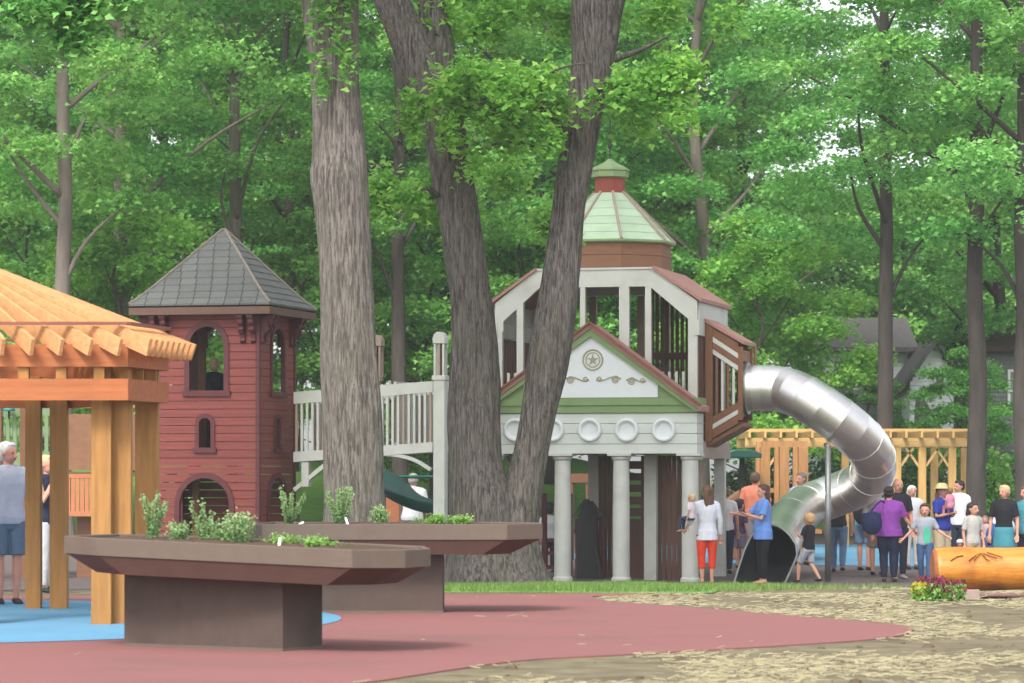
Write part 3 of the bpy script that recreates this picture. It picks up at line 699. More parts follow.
def wall_with_arches(mb, trim, half, thick, z0, z1, board, gap, holes, strip=4):
    z = z0
    while z < z1-.02:
        bh = min(board, z1-z)-gap; hh = bh/strip
        for k in range(strip):
            a = z+k*hh; mid = a+hh/2; segs = [(-half, half)]
            for c, hw, zs, zp in holes:
                if mid < zs: continue
                if mid <= zp: ww = hw
                elif mid < zp+hw: ww = math.sqrt(max(0, hw*hw-(mid-zp)**2))
                else: continue
                ns = []
                for p, q_ in segs:
                    if c-ww > p: ns.append((p, min(q_, c-ww)))
                    if c+ww < q_: ns.append((max(p, c+ww), q_))
                segs = ns
            for p, q_ in segs: mb.box(p, q_, -thick/2, thick/2, a, a+hh)
        z += board
    for c, hw, zs, zp in holes:
        tw = .085 if hw > .2 else .065; n = 18
        ou = []; inn = []
        for k in range(n+1):
            a = math.pi*k/n; ou.append((c+(hw+tw)*math.cos(a), zp+(hw+tw)*math.sin(a))); inn.append((c+(hw-.012)*math.cos(a), zp+(hw-.012)*math.sin(a)))
        y0, y1 = -thick/2-.03, thick/2+.012
        ou = [(c+hw+tw, zs)]+ou+[(c-hw-tw, zs)]; inn = [(c+hw-.012, zs)]+inn+[(c-hw+.012, zs)]
        m = len(ou); vs = [(x, y, zz) for y in (y0, y1) for x, zz in ou]+[(x, y, zz) for y in (y0, y1) for x, zz in inn]
        fs = []
        for k in range(m-1): fs += [(k, k+1, 2*m+k+1, 2*m+k), (m+k, 3*m+k, 3*m+k+1, m+k+1), (k, m+k, m+k+1, k+1), (2*m+k, 2*m+k+1, 3*m+k+1, 3*m+k)]
        trim.append((vs, fs, (c, hw, tw, zs, y0)))
for face in range(4):
    mb = MB(); tr = []
    wall_with_arches(mb, tr, .97, .035, tgz-.05, EAVE+.05, .138, .011, HB_ if face == 2 else HOLES)
    wl = mb.build('wall', M['siding'], tower); wl.rotation_euler = (0, 0, face*math.pi/2)
    off = Matrix.Rotation(face*math.pi/2, 4, 'Z') @ Vector((0, -1.0, 0)); wl.location = off
    for vs, fs, (c, hw, tw, zs, y0) in tr:
        t = MB(); t.add(vs, fs)
        if zs > tgz: t.box(c-hw-tw-.03, c+hw+tw+.03, y0-.02, .03, zs-.09, zs-.002)
        t.build('window_frame' if zs > tgz else 'door_frame', M['maroon'], wl)
for sx in (-1, 1):
    for sy in (-1, 1):
        quick('corner_board', M['maroon'], tower, lambda q_: q_.box(sx*.965, sx*1.04, sy*.965, sy*1.04, tgz-.05, EAVE+.03))
FLZ = Z(455, 55)
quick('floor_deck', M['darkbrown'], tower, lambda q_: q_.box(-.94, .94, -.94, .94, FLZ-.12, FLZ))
ui = TF.u(199, 0)/TH; quick('inner_post', M['brown'], tower, lambda q_: q_.box(ui, ui+.12, -.06, .06, FLZ+.003, EAVE))
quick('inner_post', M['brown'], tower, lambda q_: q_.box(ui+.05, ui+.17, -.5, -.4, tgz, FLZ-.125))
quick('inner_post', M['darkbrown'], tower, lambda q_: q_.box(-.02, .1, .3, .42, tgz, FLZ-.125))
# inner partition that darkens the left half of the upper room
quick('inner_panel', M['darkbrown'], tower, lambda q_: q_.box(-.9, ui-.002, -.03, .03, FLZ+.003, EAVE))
# roof: bell-cast hip, courses of tabs
PROF = [(1.335, TF.z(304, 1.25, -1.25)), (1.13, TF.z(294.5, 1.05, -1.05)), (.945, TF.z(284, .9, -.9)), (.02, TF.z(231, 0, 0))]
roof = MB()
for a in range(4):
    R4 = Matrix.Rotation(a*math.pi/2, 3, 'Z')
    for (r0, z0), (r1, z1) in zip(PROF[:-1], PROF[1:]):
        roof.add([R4 @ Vector(p) for p in ((-r0, -r0, z0-.02), (r0, -r0, z0-.02), (r1, -r1, z1-.02), (-r1, -r1, z1-.02))], [(0, 1, 2, 3)])
roof.add([(-1.33, -1.33, PROF[0][1]-.03), (1.33, -1.33, PROF[0][1]-.03), (1.33, 1.33, PROF[0][1]-.03), (-1.33, 1.33, PROF[0][1]-.03)], [(0, 1, 2, 3)])
ro = roof.build('roof', M['underlay'], tower)
def profat(t, PR_=None):
    P_ = PR_ or PROF; L_ = [math.hypot(b_[0]-a_[0], b_[1]-a_[1]) for a_, b_ in zip(P_[:-1], P_[1:])]; s = t*sum(L_)
    for l, a_, b_ in zip(L_, P_[:-1], P_[1:]):
        if s <= l+1e-9: return (a_[0]+(b_[0]-a_[0])*s/l, a_[1]+(b_[1]-a_[1])*s/l)
        s -= l
    return P_[-1]
tabs = MB(); NCOU = 11; rr_ = random.Random(2)
for a in range(4):
    R4 = Matrix.Rotation(a*math.pi/2, 3, 'Z')
    for k in range(NCOU):
        r0, z0 = profat(k/NCOU); r1, z1 = profat(min(1, (k+1)/NCOU)); lift = .028
        x = -r0-(k % 2)*.15+.01
        while x < r0:
            w_ = .30; xa, xb = max(x, -r0+.004), min(x+w_-.013, r0-.004)
            if xb-xa > .02:
                cl = lambda v, r_: max(-r_+.002, min(r_-.002, v))
                vs = [(xa, -r0, z0+lift), (xb, -r0, z0+lift), (cl(xb, r1), -r1, z1+.006), (cl(xa, r1), -r1, z1+.006), (xa, -r0, z0-.005), (xb, -r0, z0-.005)]
                tabs.add([R4 @ Vector(v) for v in vs], [(0, 1, 2, 3), (4, 5, 1, 0), (4, 0, 3), (5, 2, 1)])
            x += w_
tabs.build('shingles', M['shingle'], ro)
rd = MB()
for a in range(4):
    R4 = Matrix.Rotation(a*math.pi/2, 3, 'Z'); pts = [R4 @ Vector((r_*1.0, -r_*1.0, z_+.035)) for r_, z_ in PROF]
    for p, q_ in zip(pts[:-1], pts[1:]): rd.bar(p, q_, .035, .03)
rd.build('ridge_trim', M['ridge'], ro)
ez1 = PROF[0][1]-.035; ez0 = TF.z(313, 1.39, -1.39)
f_ = MB()
for a in range(4):
    R4 = Matrix.Rotation(a*math.pi/2, 3, 'Z'); t = MB(); t.box(-1.33, 1.29, -1.33, -1.29, ez0, ez1); f_.add([R4 @ Vector(v) for v in t.v], t.f)
f_.box(-1.285, 1.285, -1.285, 1.285, ez0+.01, ez0+.035)
f_.build('fascia', M['fascia'], ro)
def bracket(mb, R4, x):
    """scrolled corbel under the eave"""
    pr = [(-1.02, 0), (-1.27, 0), (-1.27, -.05), (-1.24, -.10), (-1.19, -.13), (-1.17, -.2), (-1.19, -.25), (-1.15, -.3), (-1.09, -.32), (-1.07, -.40), (-1.09, -.44), (-1.02, -.48)]
    t = MB(); t.prism([(a_, b_+ez0-.003) for a_, b_ in pr], x-.045, x+.045, 'x'); t.box(x-.06, x+.06, -1.28, -1.03, ez0-.05, ez0-.006)
    t.ell((x, -1.2, ez0-.13), .065, .06, .06, 8, 6)
    mb.add([R4 @ Vector(v) for v in t.v], t.f)
for a in range(4):
    R4 = Matrix.Rotation(a*math.pi/2, 3, 'Z')
    for x in (-.93, -.73, .73, .93):
        t = MB(); bracket(t, R4, x); t.build('bracket', M['maroon'], tower)

# ---------------------------------------------------------------- footbridge
BA = (X(294, 55.0), 55.0); BB = (X(440, 54.3), 54.3)
def zr(py, x): t = (x-BA[0])/(BB[0]-BA[0]); return Z(py, BA[1]+(BB[1]-BA[1])*t)
ang = math.atan2(BB[1]-BA[1], BB[0]-BA[0]); BL = math.hypot(BB[0]-BA[0], BB[1]-BA[1])
bridge = thing('footbridge', 'pale grey railed footbridge rising from the red tower towards the white playhouse', 'footbridge', (BA[0], BA[1], 0), ang)
zA = (Z(392, 55), Z(404, 55), Z(452, 55), Z(462, 55)); zB = (Z(381, 54.3), Z(392, 54.3), Z(442, 54.3), Z(452, 54.3))
def railing(parent, L, za, zb_, y, t=.05, name='railing', n=None, m='white', mp='tan', x0=0):
    q_ = MB(); q_.prism([(x0, za[1]), (x0+L, zb_[1]), (x0+L, zb_[0]), (x0, za[0])], y-t/2, y+t/2); q_.prism([(x0, za[3]), (x0+L, zb_[3]), (x0+L, zb_[2]), (x0, za[2])], y-t/2-.012, y+t/2+.012)
    r = q_.build(name, M[m], parent); n = n or int(L/.095)
    for i in range(n):
        x = (i+.5)/n; zt = za[1]*(1-x)+zb_[1]*x; zl = za[2]*(1-x)+zb_[2]*x
        quick('picket', M[mp if i % 5 == 0 and mp else m], r, lambda c: c.box(x0+x*L-.021, x0+x*L+.021, y-.014, y+.014, zl+.001, zt-.001))
railing(bridge, BL-.12, zA, zB, 0); railing(bridge, BL-.12, zA, zB, .95)
quick('deck', M['brown'], bridge, lambda q_: q_.prism([(0, zA[3]+.03), (BL, zB[3]+.03), (BL, zB[3]+.09), (0, zA[3]+.09)], .03, .92))
quick('support_post', M['white'], bridge, lambda q_: q_.box(.14, .27, -.02, .12, zA[3]-.42, zA[3]-.003))
quick('brace', M['white'], bridge, lambda q_: q_.bar((.56, .05, zA[3]+.02-.07), (.0, .05, Z(490, 55)), .07, .12, (0, 1, 0)))
quick('support_post', M['maroon'], bridge, lambda q_: q_.box(.42, .58, .5, .66, tgz-.1, zA[3]-.003))
def archb(q_):
    pts = spline([(1.55, .02, zB[3]-.03), (1.9, .02, zB[3]-.06), (2.2, .02, zB[3]-.15), (2.46, .02, zB[3]-.3)], 5)
    for a_, b_ in zip(pts[:-1], pts[1:]): q_.bar(a_, b_, .06, .09, (0, 1, 0))
quick('arched_brace', M['white'], bridge, archb)
# second stretch, hidden behind the twin tree, reaching the playhouse
HB = (X(492, 56.2), 56.2); a2 = math.atan2(HB[1]-BB[1], HB[0]-BB[0]); L2 = math.hypot(HB[0]-BB[0], HB[1]-BB[1])
br2 = thing('bridge_landing', 'short railed landing of the footbridge hidden behind the twin stemmed tree', 'footbridge', (BB[0], BB[1], 0), a2)
railing(br2, L2-.1, zB, zB, 0, x0=.09); railing(br2, L2-.1, zB, zB, .9, x0=.09); quick('deck', M['brown'], br2, lambda q_: q_.box(.05, L2-.02, .03, .87, zB[3]+.03, zB[3]+.09))
def lantern_post(px, d, ytop, label, w_=.2, m='white'):
    x = X(px, d); gz = g(x, d); zt = Z(ytop, d)
    r = thing('lantern_post', label, 'post', (x, d, gz), ang); H = zt-gz
    quick('post', M[m], r, lambda q_: q_.box(-w_/2, w_/2, -w_/2, w_/2, -.05, H-.82), bevel=.008)
    quick('collar', M[m], r, lambda q_: q_.box(-w_/2-.02, w_/2+.02, -w_/2-.02, w_/2+.02, H-.82+.002, H-.74), bevel=.008)
    for sx in (-1, 0, 1):
        for sy in (-1, 1): quick('slat', M['tan' if sx == 0 else m], r, lambda q_: q_.box(sx*.075-.018, sx*.075+.018, sy*.08-.015, sy*.08+.015, H-.739, H-.2))
    quick('core', M['darkbrown'], r, lambda q_: q_.box(-.03, .03, -.03, .03, H-.739, H-.2))
    quick('cap', M[m], r, lambda q_: q_.prism([(-.11, H-.198), (.11, H-.198), (.11, H-.1), (.08, H-.035), (.035, H), (-.035, H), (-.08, H-.035), (-.11, H-.1)], -.11, .11), bevel=.01)
lantern_post(440.5, 54.3, 332, 'pale grey post with slatted lantern head at the near corner of the footbridge')
lantern_post(377, 56.2, 335, 'tan lantern post peeking out right of the straight trunk behind the footbridge', .12, 'tan')

# ---------------------------------------------------------------- white playhouse
HA = R(-14.5); HW = 1.885
HO = (3.209-math.cos(HA)*HW, 55.5-math.sin(HA)*HW)
HF = Frame(HO[0], HO[1], HA); hgz = g(*HO)
house = thing('playhouse', 'large pale playhouse with columned portico, round medallions and a mint green octagonal cupola', 'playhouse', (HO[0], HO[1], 0), HA)
U = HF.u; HZ = HF.z
VB = .62   # depth of the body front behind the portico front
uL, uR = U(487, 0), U(697, 0)
fz0, fz1 = HZ(453.5, 0, 0), HZ(413, 0, 0)
zt1 = HZ(398, 0, 0)
# portico
for px in (494, 562.5, 621, 690):
    u = U(px, .13); z1 = fz0-.002
    c = MB(); c.lathe([(.175, hgz-.05), (.175, hgz+.06), (.150, hgz+.09), (.150, z1-1.1), (.140, z1-.12)], (u, .15, 0), 20); col = c.build('column', M['white'], house, smooth=False)
    col.data.shade_smooth(); col.data.set_sharp_from_angle(angle=R(35))
    quick('capital', M['white'], col, lambda q_: (q_.lathe([(.142, z1-.118), (.17, z1-.09), (.17, z1-.06), (.2, z1-.04)], (u, .15, 0), 20), q_.box(u-.21, u+.21, -.05, .35, z1-.038, z1)))
quick('frieze', M['frieze'], house, lambda q_: [q_.box(uL, uR, 0, VB-.05, a_, b_-.008) for a_, b_ in ((fz0, fz0+.17), (fz0+.17, fz0+.35), (fz0+.35, fz0+.53), (fz0+.53, fz1-.002))])
for px in (515.5, 552.7, 590, 627, 664):
    u = U(px, 0); z = HZ(430, u, 0)
    md = MB()
    n = 28
    pr = [(0, -.012), (.10, -.012), (.135, -.02), (.15, -.055), (.175, -.07), (.2, -.06), (.212, -.03), (.215, -.001)]
    vs = [(u+r_*math.cos(2*math.pi*k/n), y, z+r_*math.sin(2*math.pi*k/n)) for r_, y in pr for k in range(n)]
    md.add(vs, [(i*n+k, i*n+(k+1) % n, (i+1)*n+(k+1) % n, (i+1)*n+k) for i in range(len(pr)-1) for k in range(n)])
    md.build('medallion', M['purewhite'], house, smooth=True)
# green entablature + pediment
quick('entablature', M['sage'], house, lambda q_: (q_.box(uL-.05, uR+.02, -.04, VB-.04, fz1+.002, HZ(405.5, 0, 0)), q_.box(uL-.08, uR+.05, -.07, VB-.03, HZ(405.5, 0, 0)+.002, zt1)))
ua = U(592, 0); zap = HZ(330, ua, 0)
ul_, ur_ = U(480, 0), U(702.5, 0)
zl_ = HZ(407, 0, 0)
zpk = HZ(324, 0, 0)-.10; zed = zl_-.10
tg = (zpk-zt1-.003)/(zpk-zed)
quick('gable', M['sage'], house, lambda q_: q_.prism([(ua+(ul_-ua)*tg, zt1+.003), (ua+(ur_-ua)*tg, zt1+.003), (ua, zpk)], -.05, VB-.06))
quick('gable_panel', M['purewhite'], house, lambda q_: q_.prism([(U(525, 0), zt1+.006), (U(658.6, 0), zt1+.006), (U(658.6, 0), HZ(384, 0, 0)), (ua, HZ(335.5, 0, 0)), (U(525, 0), HZ(384, 0, 0))], -.075, -.052))
# relief: rosette and scrolls
def ringy(mb, u, z, r_, t, y=-.08, n=24):
    mb.tube([(u+r_*math.cos(2*math.pi*k/n), y, z+r_*math.sin(2*math.pi*k/n)) for k in range(n+1)], t, 6, cap=False)
um, zm = U(593.8, 0), HZ(360, 0, 0)
ros = MB(); ringy(ros, um, zm, .175, .014); ringy(ros, um, zm, .125, .01)
for k in range(5):
    a = math.pi/2+k*2*math.pi/5; ros.prism([(um+.105*math.cos(a), zm+.105*math.sin(a)), (um+.035*math.cos(a+.6), zm+.035*math.sin(a+.6)), (um, zm), (um+.035*math.cos(a-.6), zm+.035*math.sin(a-.6))], -.098, -.078)
ros.build('rosette', M['relief'], house)
def scroll(x0, x1, z, flip):
    q_ = MB(); L = x1-x0; s = 1 if not flip else -1; ox = x0 if not flip else x1
    pts = [(ox+s*L*t, -.082, z+.035*math.sin(t*5.6)) for t in [i/14 for i in range(15)]]; q_.tube(pts, .011, 5)
    cx = ox+s*.1; q_.tube([(cx+(.075-.0028*k)*math.cos(k*.55), -.082, z-.02+(.075-.0028*k)*math.sin(k*.55)) for k in range(24)], .010, 5)
    cx = ox+s*(L-.06); q_.tube([(cx+(.05-.002*k)*math.cos(-k*.55), -.082, z+.0+(.05-.002*k)*math.sin(-k*.55)) for k in range(18)], .009, 5)
    q_.build('scroll_relief', M['relief'], house)
zs_ = HZ(379, 0, 0)
scroll(U(566, 0), U(590, 0), zs_, False); scroll(U(597, 0), U(622, 0), zs_, True); scroll(U(627, 0), U(647, 0), zs_-.03, False)
# pediment roof: two slabs, sage soffit board under
for sgn, ue in ((1, ur_), (-1, ul_)):
    pr = HZ(324, 0, 0); e = (ue, zl_)
    dx = (pr-zl_); nrm = .0
    quick('porch_roof', M['pink'], house, lambda q_: q_.prism([(ua, pr), e, (e[0], e[1]-.085), (ua, pr-.085)], -.16, VB-.01))
    quick('bargeboard', M['sage'], house, lambda q_: q_.prism([(ua, pr-.088), (e[0], e[1]-.088), (e[0]-sgn*.10, e[1]-.088-.002), (ua, pr-.225)], -.13, -.08))
quick('apex_trim', M['batten'], house, lambda q_: (q_.bar((ua, -.17, HZ(324, 0, 0)+.02), (ur_, -.17, zl_+.02), .03, .1, (0, 1, 0)), q_.bar((ua, -.17, HZ(324, 0, 0)+.02), (ul_, -.17, zl_+.02), .03, .1, (0, 1, 0))))
# body: front frame at v=VB, back frame at v=VB+D
uR2 = U(697, VB); uL2 = U(495, VB); D = HF.v(727, uR2)-VB
VK = VB+D
zbt = HZ(270, 0, VB); zbb = HZ(287, 0, VB); zet = HZ(302, 0, VB); zeb = HZ(322, 0, VB)
uf0, uf1 = U(535, VB), U(654, VB)
def portal(v, name, m='white'):
    o_ = [(uL2, zeb-.15), (uL2, zet), (uf0, zbt), (uf1, zbt), (uR2, zet), (uR2, zeb), (uR2-.15, zeb+.03), (uf1-.08, zbb), (uf0+.08, zbb), (uL2+.15, zeb+.03), (uL2+.15, zeb-.15)]
    q_ = MB(); segs = [(0, 1, 9, 10), (1, 2, 8, 9), (2, 3, 7, 8), (3, 4, 6, 7), (4, 5, 6, 6)]
    for s4 in segs[:4]:
        P_ = [o_[i] for i in s4]; q_.prism(P_, v, v+.09)
    q_.prism([o_[4], o_[5], o_[6]], v, v+.09)
    return q_.build(name, M[m], house)
portal(VB, 'front_frame'); portal(VK-.09, 'back_frame')
dk = HZ(440, 0, VB)
def vpost(px0, px1, v, ztop, z0, m='white', th=.1, name='post'):
    a, b_ = U(px0, v), U(px1, v); quick(name, M[m], house, lambda q_: q_.box(a, b_, v+.003, v+th, z0, ztop))
vpost(495, 502, VB, zeb+.0, dk); vpost(516.6, 523, VB, HZ(297, 0, VB), dk); vpost(550, 557, VB, zbb+.02, dk); vpost(580, 585, VB, zbb+.02, dk); vpost(619, 629, VB, zbb+.02, dk)
vpost(645, 651, VB, zbb+.02, dk); vpost(688, 697, VB, zeb+.03, dk)
for px in (592, 640, 665, 700, 528, 560): vpost(px-3, px+4, VK-.09, zbb-.02 if 545 < px < 680 else HZ(315, 0, VK), dk, 'beige')
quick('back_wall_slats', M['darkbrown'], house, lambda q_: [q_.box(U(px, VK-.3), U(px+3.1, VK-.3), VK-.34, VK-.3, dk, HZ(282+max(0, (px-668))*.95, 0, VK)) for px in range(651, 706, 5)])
quick('cross_rail', M['darkbrown'], house, lambda q_: q_.box(U(651, VK-.4), U(704, VK-.4), VK-.4, VK-.345, HZ(360, 0, VK-.4), HZ(353, 0, VK-.4)))
quick('deck', M['brown'], house, lambda q_: q_.box(uL2+.02, uR2-.02, VB+.01, VK-.01, dk-.25, dk-.01))
quick('front_rail', M['white'], house, lambda q_: [q_.box(U(px, VB+.12), U(px+2.6, VB+.12), VB+.12, VB+.15, dk, HZ(372, 0, VB)) for px in range(500, 690, 7)])
# side upper beams and posts (right side) and left side
for uu, s in ((uR2, 1), (uL2, -1)):
    a, b_ = (uu-.04, uu+.03) if s > 0 else (uu-.03, uu+.04)
    quick('side_beam', M['white'], house, lambda q_: (q_.box(a, b_, VB+.095, VK-.095, zeb+.025, zet), q_.box(a-.01, b_+.01, VB-.02, VK+.02, HZ(336, 0, VB), zeb+.018)))
    quick('side_post', M['white'], house, lambda q_: q_.box(a, b_-.02, VK-.12, VK-.003, dk, HZ(337, 0, VB)))
    quick('side_wall', M['brown'], house, lambda q_: [q_.box(a+.01, b_-.01, VB+.12, VK-.13, z, z+.14) for z in [dk+.15*k for k in range(3 if s > 0 else 5)]])
    quick('side_panel', M['darkbrown'], house, lambda q_: [q_.box(a+.01, b_-.015, VB+.14+.16*k, VB+.22+.16*k, dk+.45, HZ(337, 0, VB)) for k in range(int((D-.3)/.16))])
# frieze return on the side: white boards down to the beige beam
quick('side_frieze', M['frieze'], house, lambda q_: [q_.box(uR2-.06, uR2+.015, VB-.03, VK-.02, fz0+k*.175, fz0+k*.175+.165) for k in range(4)])
quick('side_beam_low', M['beige'], house, lambda q_: q_.box(uR2-.05, uR2+.06, VB-.25, VK+.03, HZ(458, 0, VB)-.0, HZ(442, 0, VB)))
# upper roof: flat top with sloping shingled sides
quick('upper_roof', M['pink'], house, lambda q_: (q_.prism([(uf1-.02, zbt+.003), (uR2+.08, zet-.02), (uR2+.08, zet+.045), (uf1-.02, zbt+.06)], VB-.05, VK+.06), q_.prism([(uf0+.02, zbt+.003), (uL2-.08, zet-.02), (uL2-.08, zet+.045), (uf0+.02, zbt+.06)], VB-.05, VK+.06)))
quick('roof_deck', M['white'], house, lambda q_: q_.box(uf0+.03, uf1-.03, VB-.02, VK+.02, zbt+.002, zbt+.04))
# cupola
vc = (VB+VK)/2+.1; ucp = U(610, vc); rz = lambda py: HZ(py, ucp, vc)
def octa(mb, prof, n=8, a0=R(22.5)): return mb.lathe(prof, (ucp, vc, 0), n, a0)
RD = 62.5*HF.d(ucp, vc)/F/ math.cos(R(8))
dr = MB()
for z0, z1 in ((rz(271), rz(258.6)), (rz(258.2), rz(246))): octa(dr, [(RD*.985, z0), (RD*.985, z1)])
dr.build('cupola_drum', M['brown'], house)
cr_ = MB(); NCR = 6; zr0, zr1 = rz(243.5), rz(193.6); r0, r1 = RD*1.035, RD*.25
for k in range(NCR):
    ta, tb = k/NCR, (k+1)/NCR
    octa(cr_, [(r0+(r1-r0)*ta+.012, zr0+(zr1-zr0)*ta), (r0+(r1-r0)*tb+.002, zr0+(zr1-zr0)*tb)])
cup = cr_.build('cupola_roof', M['mint'], house)
quick('eave_trim', M['capgreen'], cup, lambda q_: octa(q_, [(r0+.0, rz(246)), (r0+.035, rz(245)), (r0+.035, rz(243))]))
rb = MB()
for k in range(8):
    a = R(22.5)+k*math.pi/4; ca, sa = math.cos(a), math.sin(a)
    rb.bar((ucp+(r0+.02)*ca, vc+(r0+.02)*sa, zr0+.015), (ucp+r1*ca, vc+r1*sa, zr1+.02), .04, .035)
rb.build('ridge_trim', M['beige'], cup)
quick('cupola_neck', M['neck'], house, lambda q_: octa(q_, [(RD*.243, rz(194)), (RD*.243, rz(178))]))
cp_ = MB(); octa(cp_, [(.30, rz(178.5)), (.345, rz(177.5)), (.345, rz(172)), (.37, rz(171)), (.36, rz(169)), (.13, rz(163)), (.1, rz(162)), (.03, rz(159))]); cp_.build('cupola_cap', M['capgreen'], house)
quick('finial', M['iron'], house, lambda q_: (q_.tube([(ucp, vc, rz(160)), (ucp, vc, rz(118))], .013, 6), q_.ell((ucp, vc, rz(146)), .04, .04, .06)))
# under the deck
def under(px0, px1, v, m, name, ztop=None, th=.1, z0=None):
    a, b_ = U(px0, v), U(px1, v); quick(name, M[m], house, lambda q_: q_.box(a, b_, v, v+th, z0 if z0 is not None else hgz-.05, ztop or dk-.26))
under(588, 599, VK-.4, 'white', 'rear_post'); under(644, 656, VB+.35, 'white', 'rear_post', th=.16); under(714, 724.5, VK-.15, 'white', 'rear_post', HZ(458, 0, VB), th=.16)
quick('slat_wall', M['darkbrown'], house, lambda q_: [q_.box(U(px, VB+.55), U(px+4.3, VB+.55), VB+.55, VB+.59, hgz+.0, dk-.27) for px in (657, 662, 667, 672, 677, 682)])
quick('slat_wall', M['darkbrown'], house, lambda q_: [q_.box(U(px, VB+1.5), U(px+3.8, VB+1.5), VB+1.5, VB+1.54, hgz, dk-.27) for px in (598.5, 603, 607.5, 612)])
def ladder(q_):
    v = VB+1.3; a, b_ = U(624, v), U(646, v)
    zz = [HZ(y, 0, v) for y in (456.5, 461, 469, 473, 480.5, 484.5, 492, 496.5, 504.5, 508, 516, 519)]
    u0, u1 = U(629, v), U(641, v)
    q_.box(a, u0, v, v+.06, hgz, dk-.27); q_.box(u1, b_, v, v+.06, hgz, dk-.27)
    top = dk-.27
    edges = [top]+zz
    for k in range(0, len(zz)+1, 2):
        hi = edges[k]; lo = edges[k+1] if k+1 < len(edges) else hgz
        if k+1 >= len(edges): lo = hgz
        q_.box(u0+.001, u1-.001, v, v+.06, lo, hi)
quick('slotted_panel', M['darkbrown'], house, ladder)
# black play silhouette house and brown rung frame beneath the portico
sp = thing('black_play_house', 'black cut out playhouse figure standing between the portico columns', 'play panel', (X(587, 57.5), 57.5, g(X(587, 57.5), 57.5)), HA)
q_ = MB(); k = 57.5/F
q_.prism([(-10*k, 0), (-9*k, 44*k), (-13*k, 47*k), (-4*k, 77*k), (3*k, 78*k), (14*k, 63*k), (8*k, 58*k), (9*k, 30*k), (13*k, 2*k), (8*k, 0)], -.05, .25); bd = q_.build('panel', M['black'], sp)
for dx in (-14*k, 12*k): quick('leg', M['maroon'], sp, lambda z: z.box(dx-.03, dx+.03, .26, .32, 0, 60*k))
quick('roof_edge', M['black'], sp, lambda z: z.prism([(-14*k, 60*k), (-2*k, 80*k), (3*k, 80*k), (15*k, 62*k), (3*k, 76*k), (-3*k, 76*k)], -.09, -.053))
fr = thing('rung_frame', 'dark reddish climbing frame with rungs beside the left portico column', 'climbing frame', (X(558, 58.5), 58.5, g(X(558, 58.5), 58.5)), HA)
k = 58.5/F
for dx in (-14*k, 12*k): quick('post', M['maroon'], fr, lambda z: z.box(dx-.05, dx+.05, -.05, .05, -.03, 84*k), bevel=.02)
for hz in (10, 24, 37): quick('rung', M['maroon'], fr, lambda z: z.box(-14*k+.052, 12*k-.052, -.03, .03, hz*k-.035, hz*k+.035))
# picnic table like brown frame further behind
pf = thing('timber_pergola', 'small brown timber frame seen behind the portico between the left columns', 'frame', (X(581, 66), 66, g(X(581, 66), 66)), HA)
k = 66/F
for dx in (-11*k, 9*k): quick('post', M['brownrail'], pf, lambda z: z.box(dx-.07, dx+.07, -.07, .07, -.03, 78*k-.002))
quick('beam', M['brownrail'], pf, lambda z: z.box(-16*k, 14*k, -.1, .1, 78*k, 87*k))

# slide hood (brown bay on the right side of the playhouse)
va = HF.v(705, uR2+.04)
hv0 = .0
hood_loc = HF.w(uR2+.05, 0)
HD = .95
v0 = HF.v(706.5, uR2+.06); uE = U(743, v0)
hd = MB()
def hz_(py): return HZ(py, uR2, v0)
uS = uR2+.045
for v in (v0, v0+HD):
    lbl = 'hood_front' if v == v0 else 'hood_back'
    tl, tr_, bl, br_ = (uS, hz_(322)), (uE, hz_(347)), (uS, hz_(442)), (uE, hz_(420))
    L_ = lambda t, a_, b_: (a_[0]+(b_[0]-a_[0])*t, a_[1]+(b_[1]-a_[1])*t)
    pst = MB(); pst.prism([(uS, tl[1]+.03), (uS+.13, tl[1]+.03-.08), (uS+.13, bl[1]+.03), (uS, bl[1]-.03)], v-.05, v+.03); pst.prism([(uE-.08, tr_[1]), (uE, tr_[1]), (uE, br_[1]), (uE-.08, br_[1])], v-.045, v+.03)
    ho = pst.build(lbl, M['brownrail'], house)
    def strip(dt0, dt1, m, nm, topside=True):
        p0, p1 = (tl, tr_) if topside else (bl, br_); s_2 = -1 if topside else 1
        x0_, x1_ = uS+.132, uE-.082
        f0 = (x0_-p0[0])/(p1[0]-p0[0]); f1 = (x1_-p0[0])/(p1[0]-p0[0]); za = p0[1]+(p1[1]-p0[1])*f0; zb2 = p0[1]+(p1[1]-p0[1])*f1
        quick(nm, M[m], ho, lambda z: z.prism([(x0_, za+s_2*dt0), (x1_, zb2+s_2*dt0), (x1_, zb2+s_2*dt1), (x0_, za+s_2*dt1)], v-.03, v+.015))
    strip(-.01, .17, 'brownrail', 'top_rail'); strip(.175, .265, 'white', 'white_stripe'); strip(.27, .39, 'brownrail', 'top_rail'); strip(.395, .48, 'white', 'white_stripe')
    strip(-.01, .15, 'brownrail', 'bottom_rail', False); strip(.155, .235, 'white', 'white_stripe', False); strip(.24, .37, 'brownrail', 'bottom_rail', False)
    for kk, tt in enumerate((.3, .45, .6, .75)):
        x = uS+(uE-uS)*tt; zt = tl[1]+(tr_[1]-tl[1])*tt-.485; zb2 = bl[1]+(br_[1]-bl[1])*tt+.375
        quick('picket', M['white' if kk % 2 else 'brownrail'], ho, lambda z: z.box(x-.022, x+.022, v-.012, v+.01, zb2, zt))
quick('hood_roof', M['pink'], house, lambda z: z.prism([(uS-.06, hz_(322)+.03), (uE+.02, hz_(346)+.02), (uE+.02, hz_(346)+.075), (uS-.06, hz_(322)+.085)], v0-.07, v0+HD+.25))
quick('hood_floor', M['brownrail'], house, lambda z: z.prism([(uS, hz_(442)-.03), (uE, hz_(421)-.03), (uE, hz_(421)-.1), (uS, hz_(442)-.1)], v0-.0, v0+HD+.04))
ringm = MB(); n = 24
vm = v0+HD/2; zc = hz_(388); ro_, ri_ = .47, .40
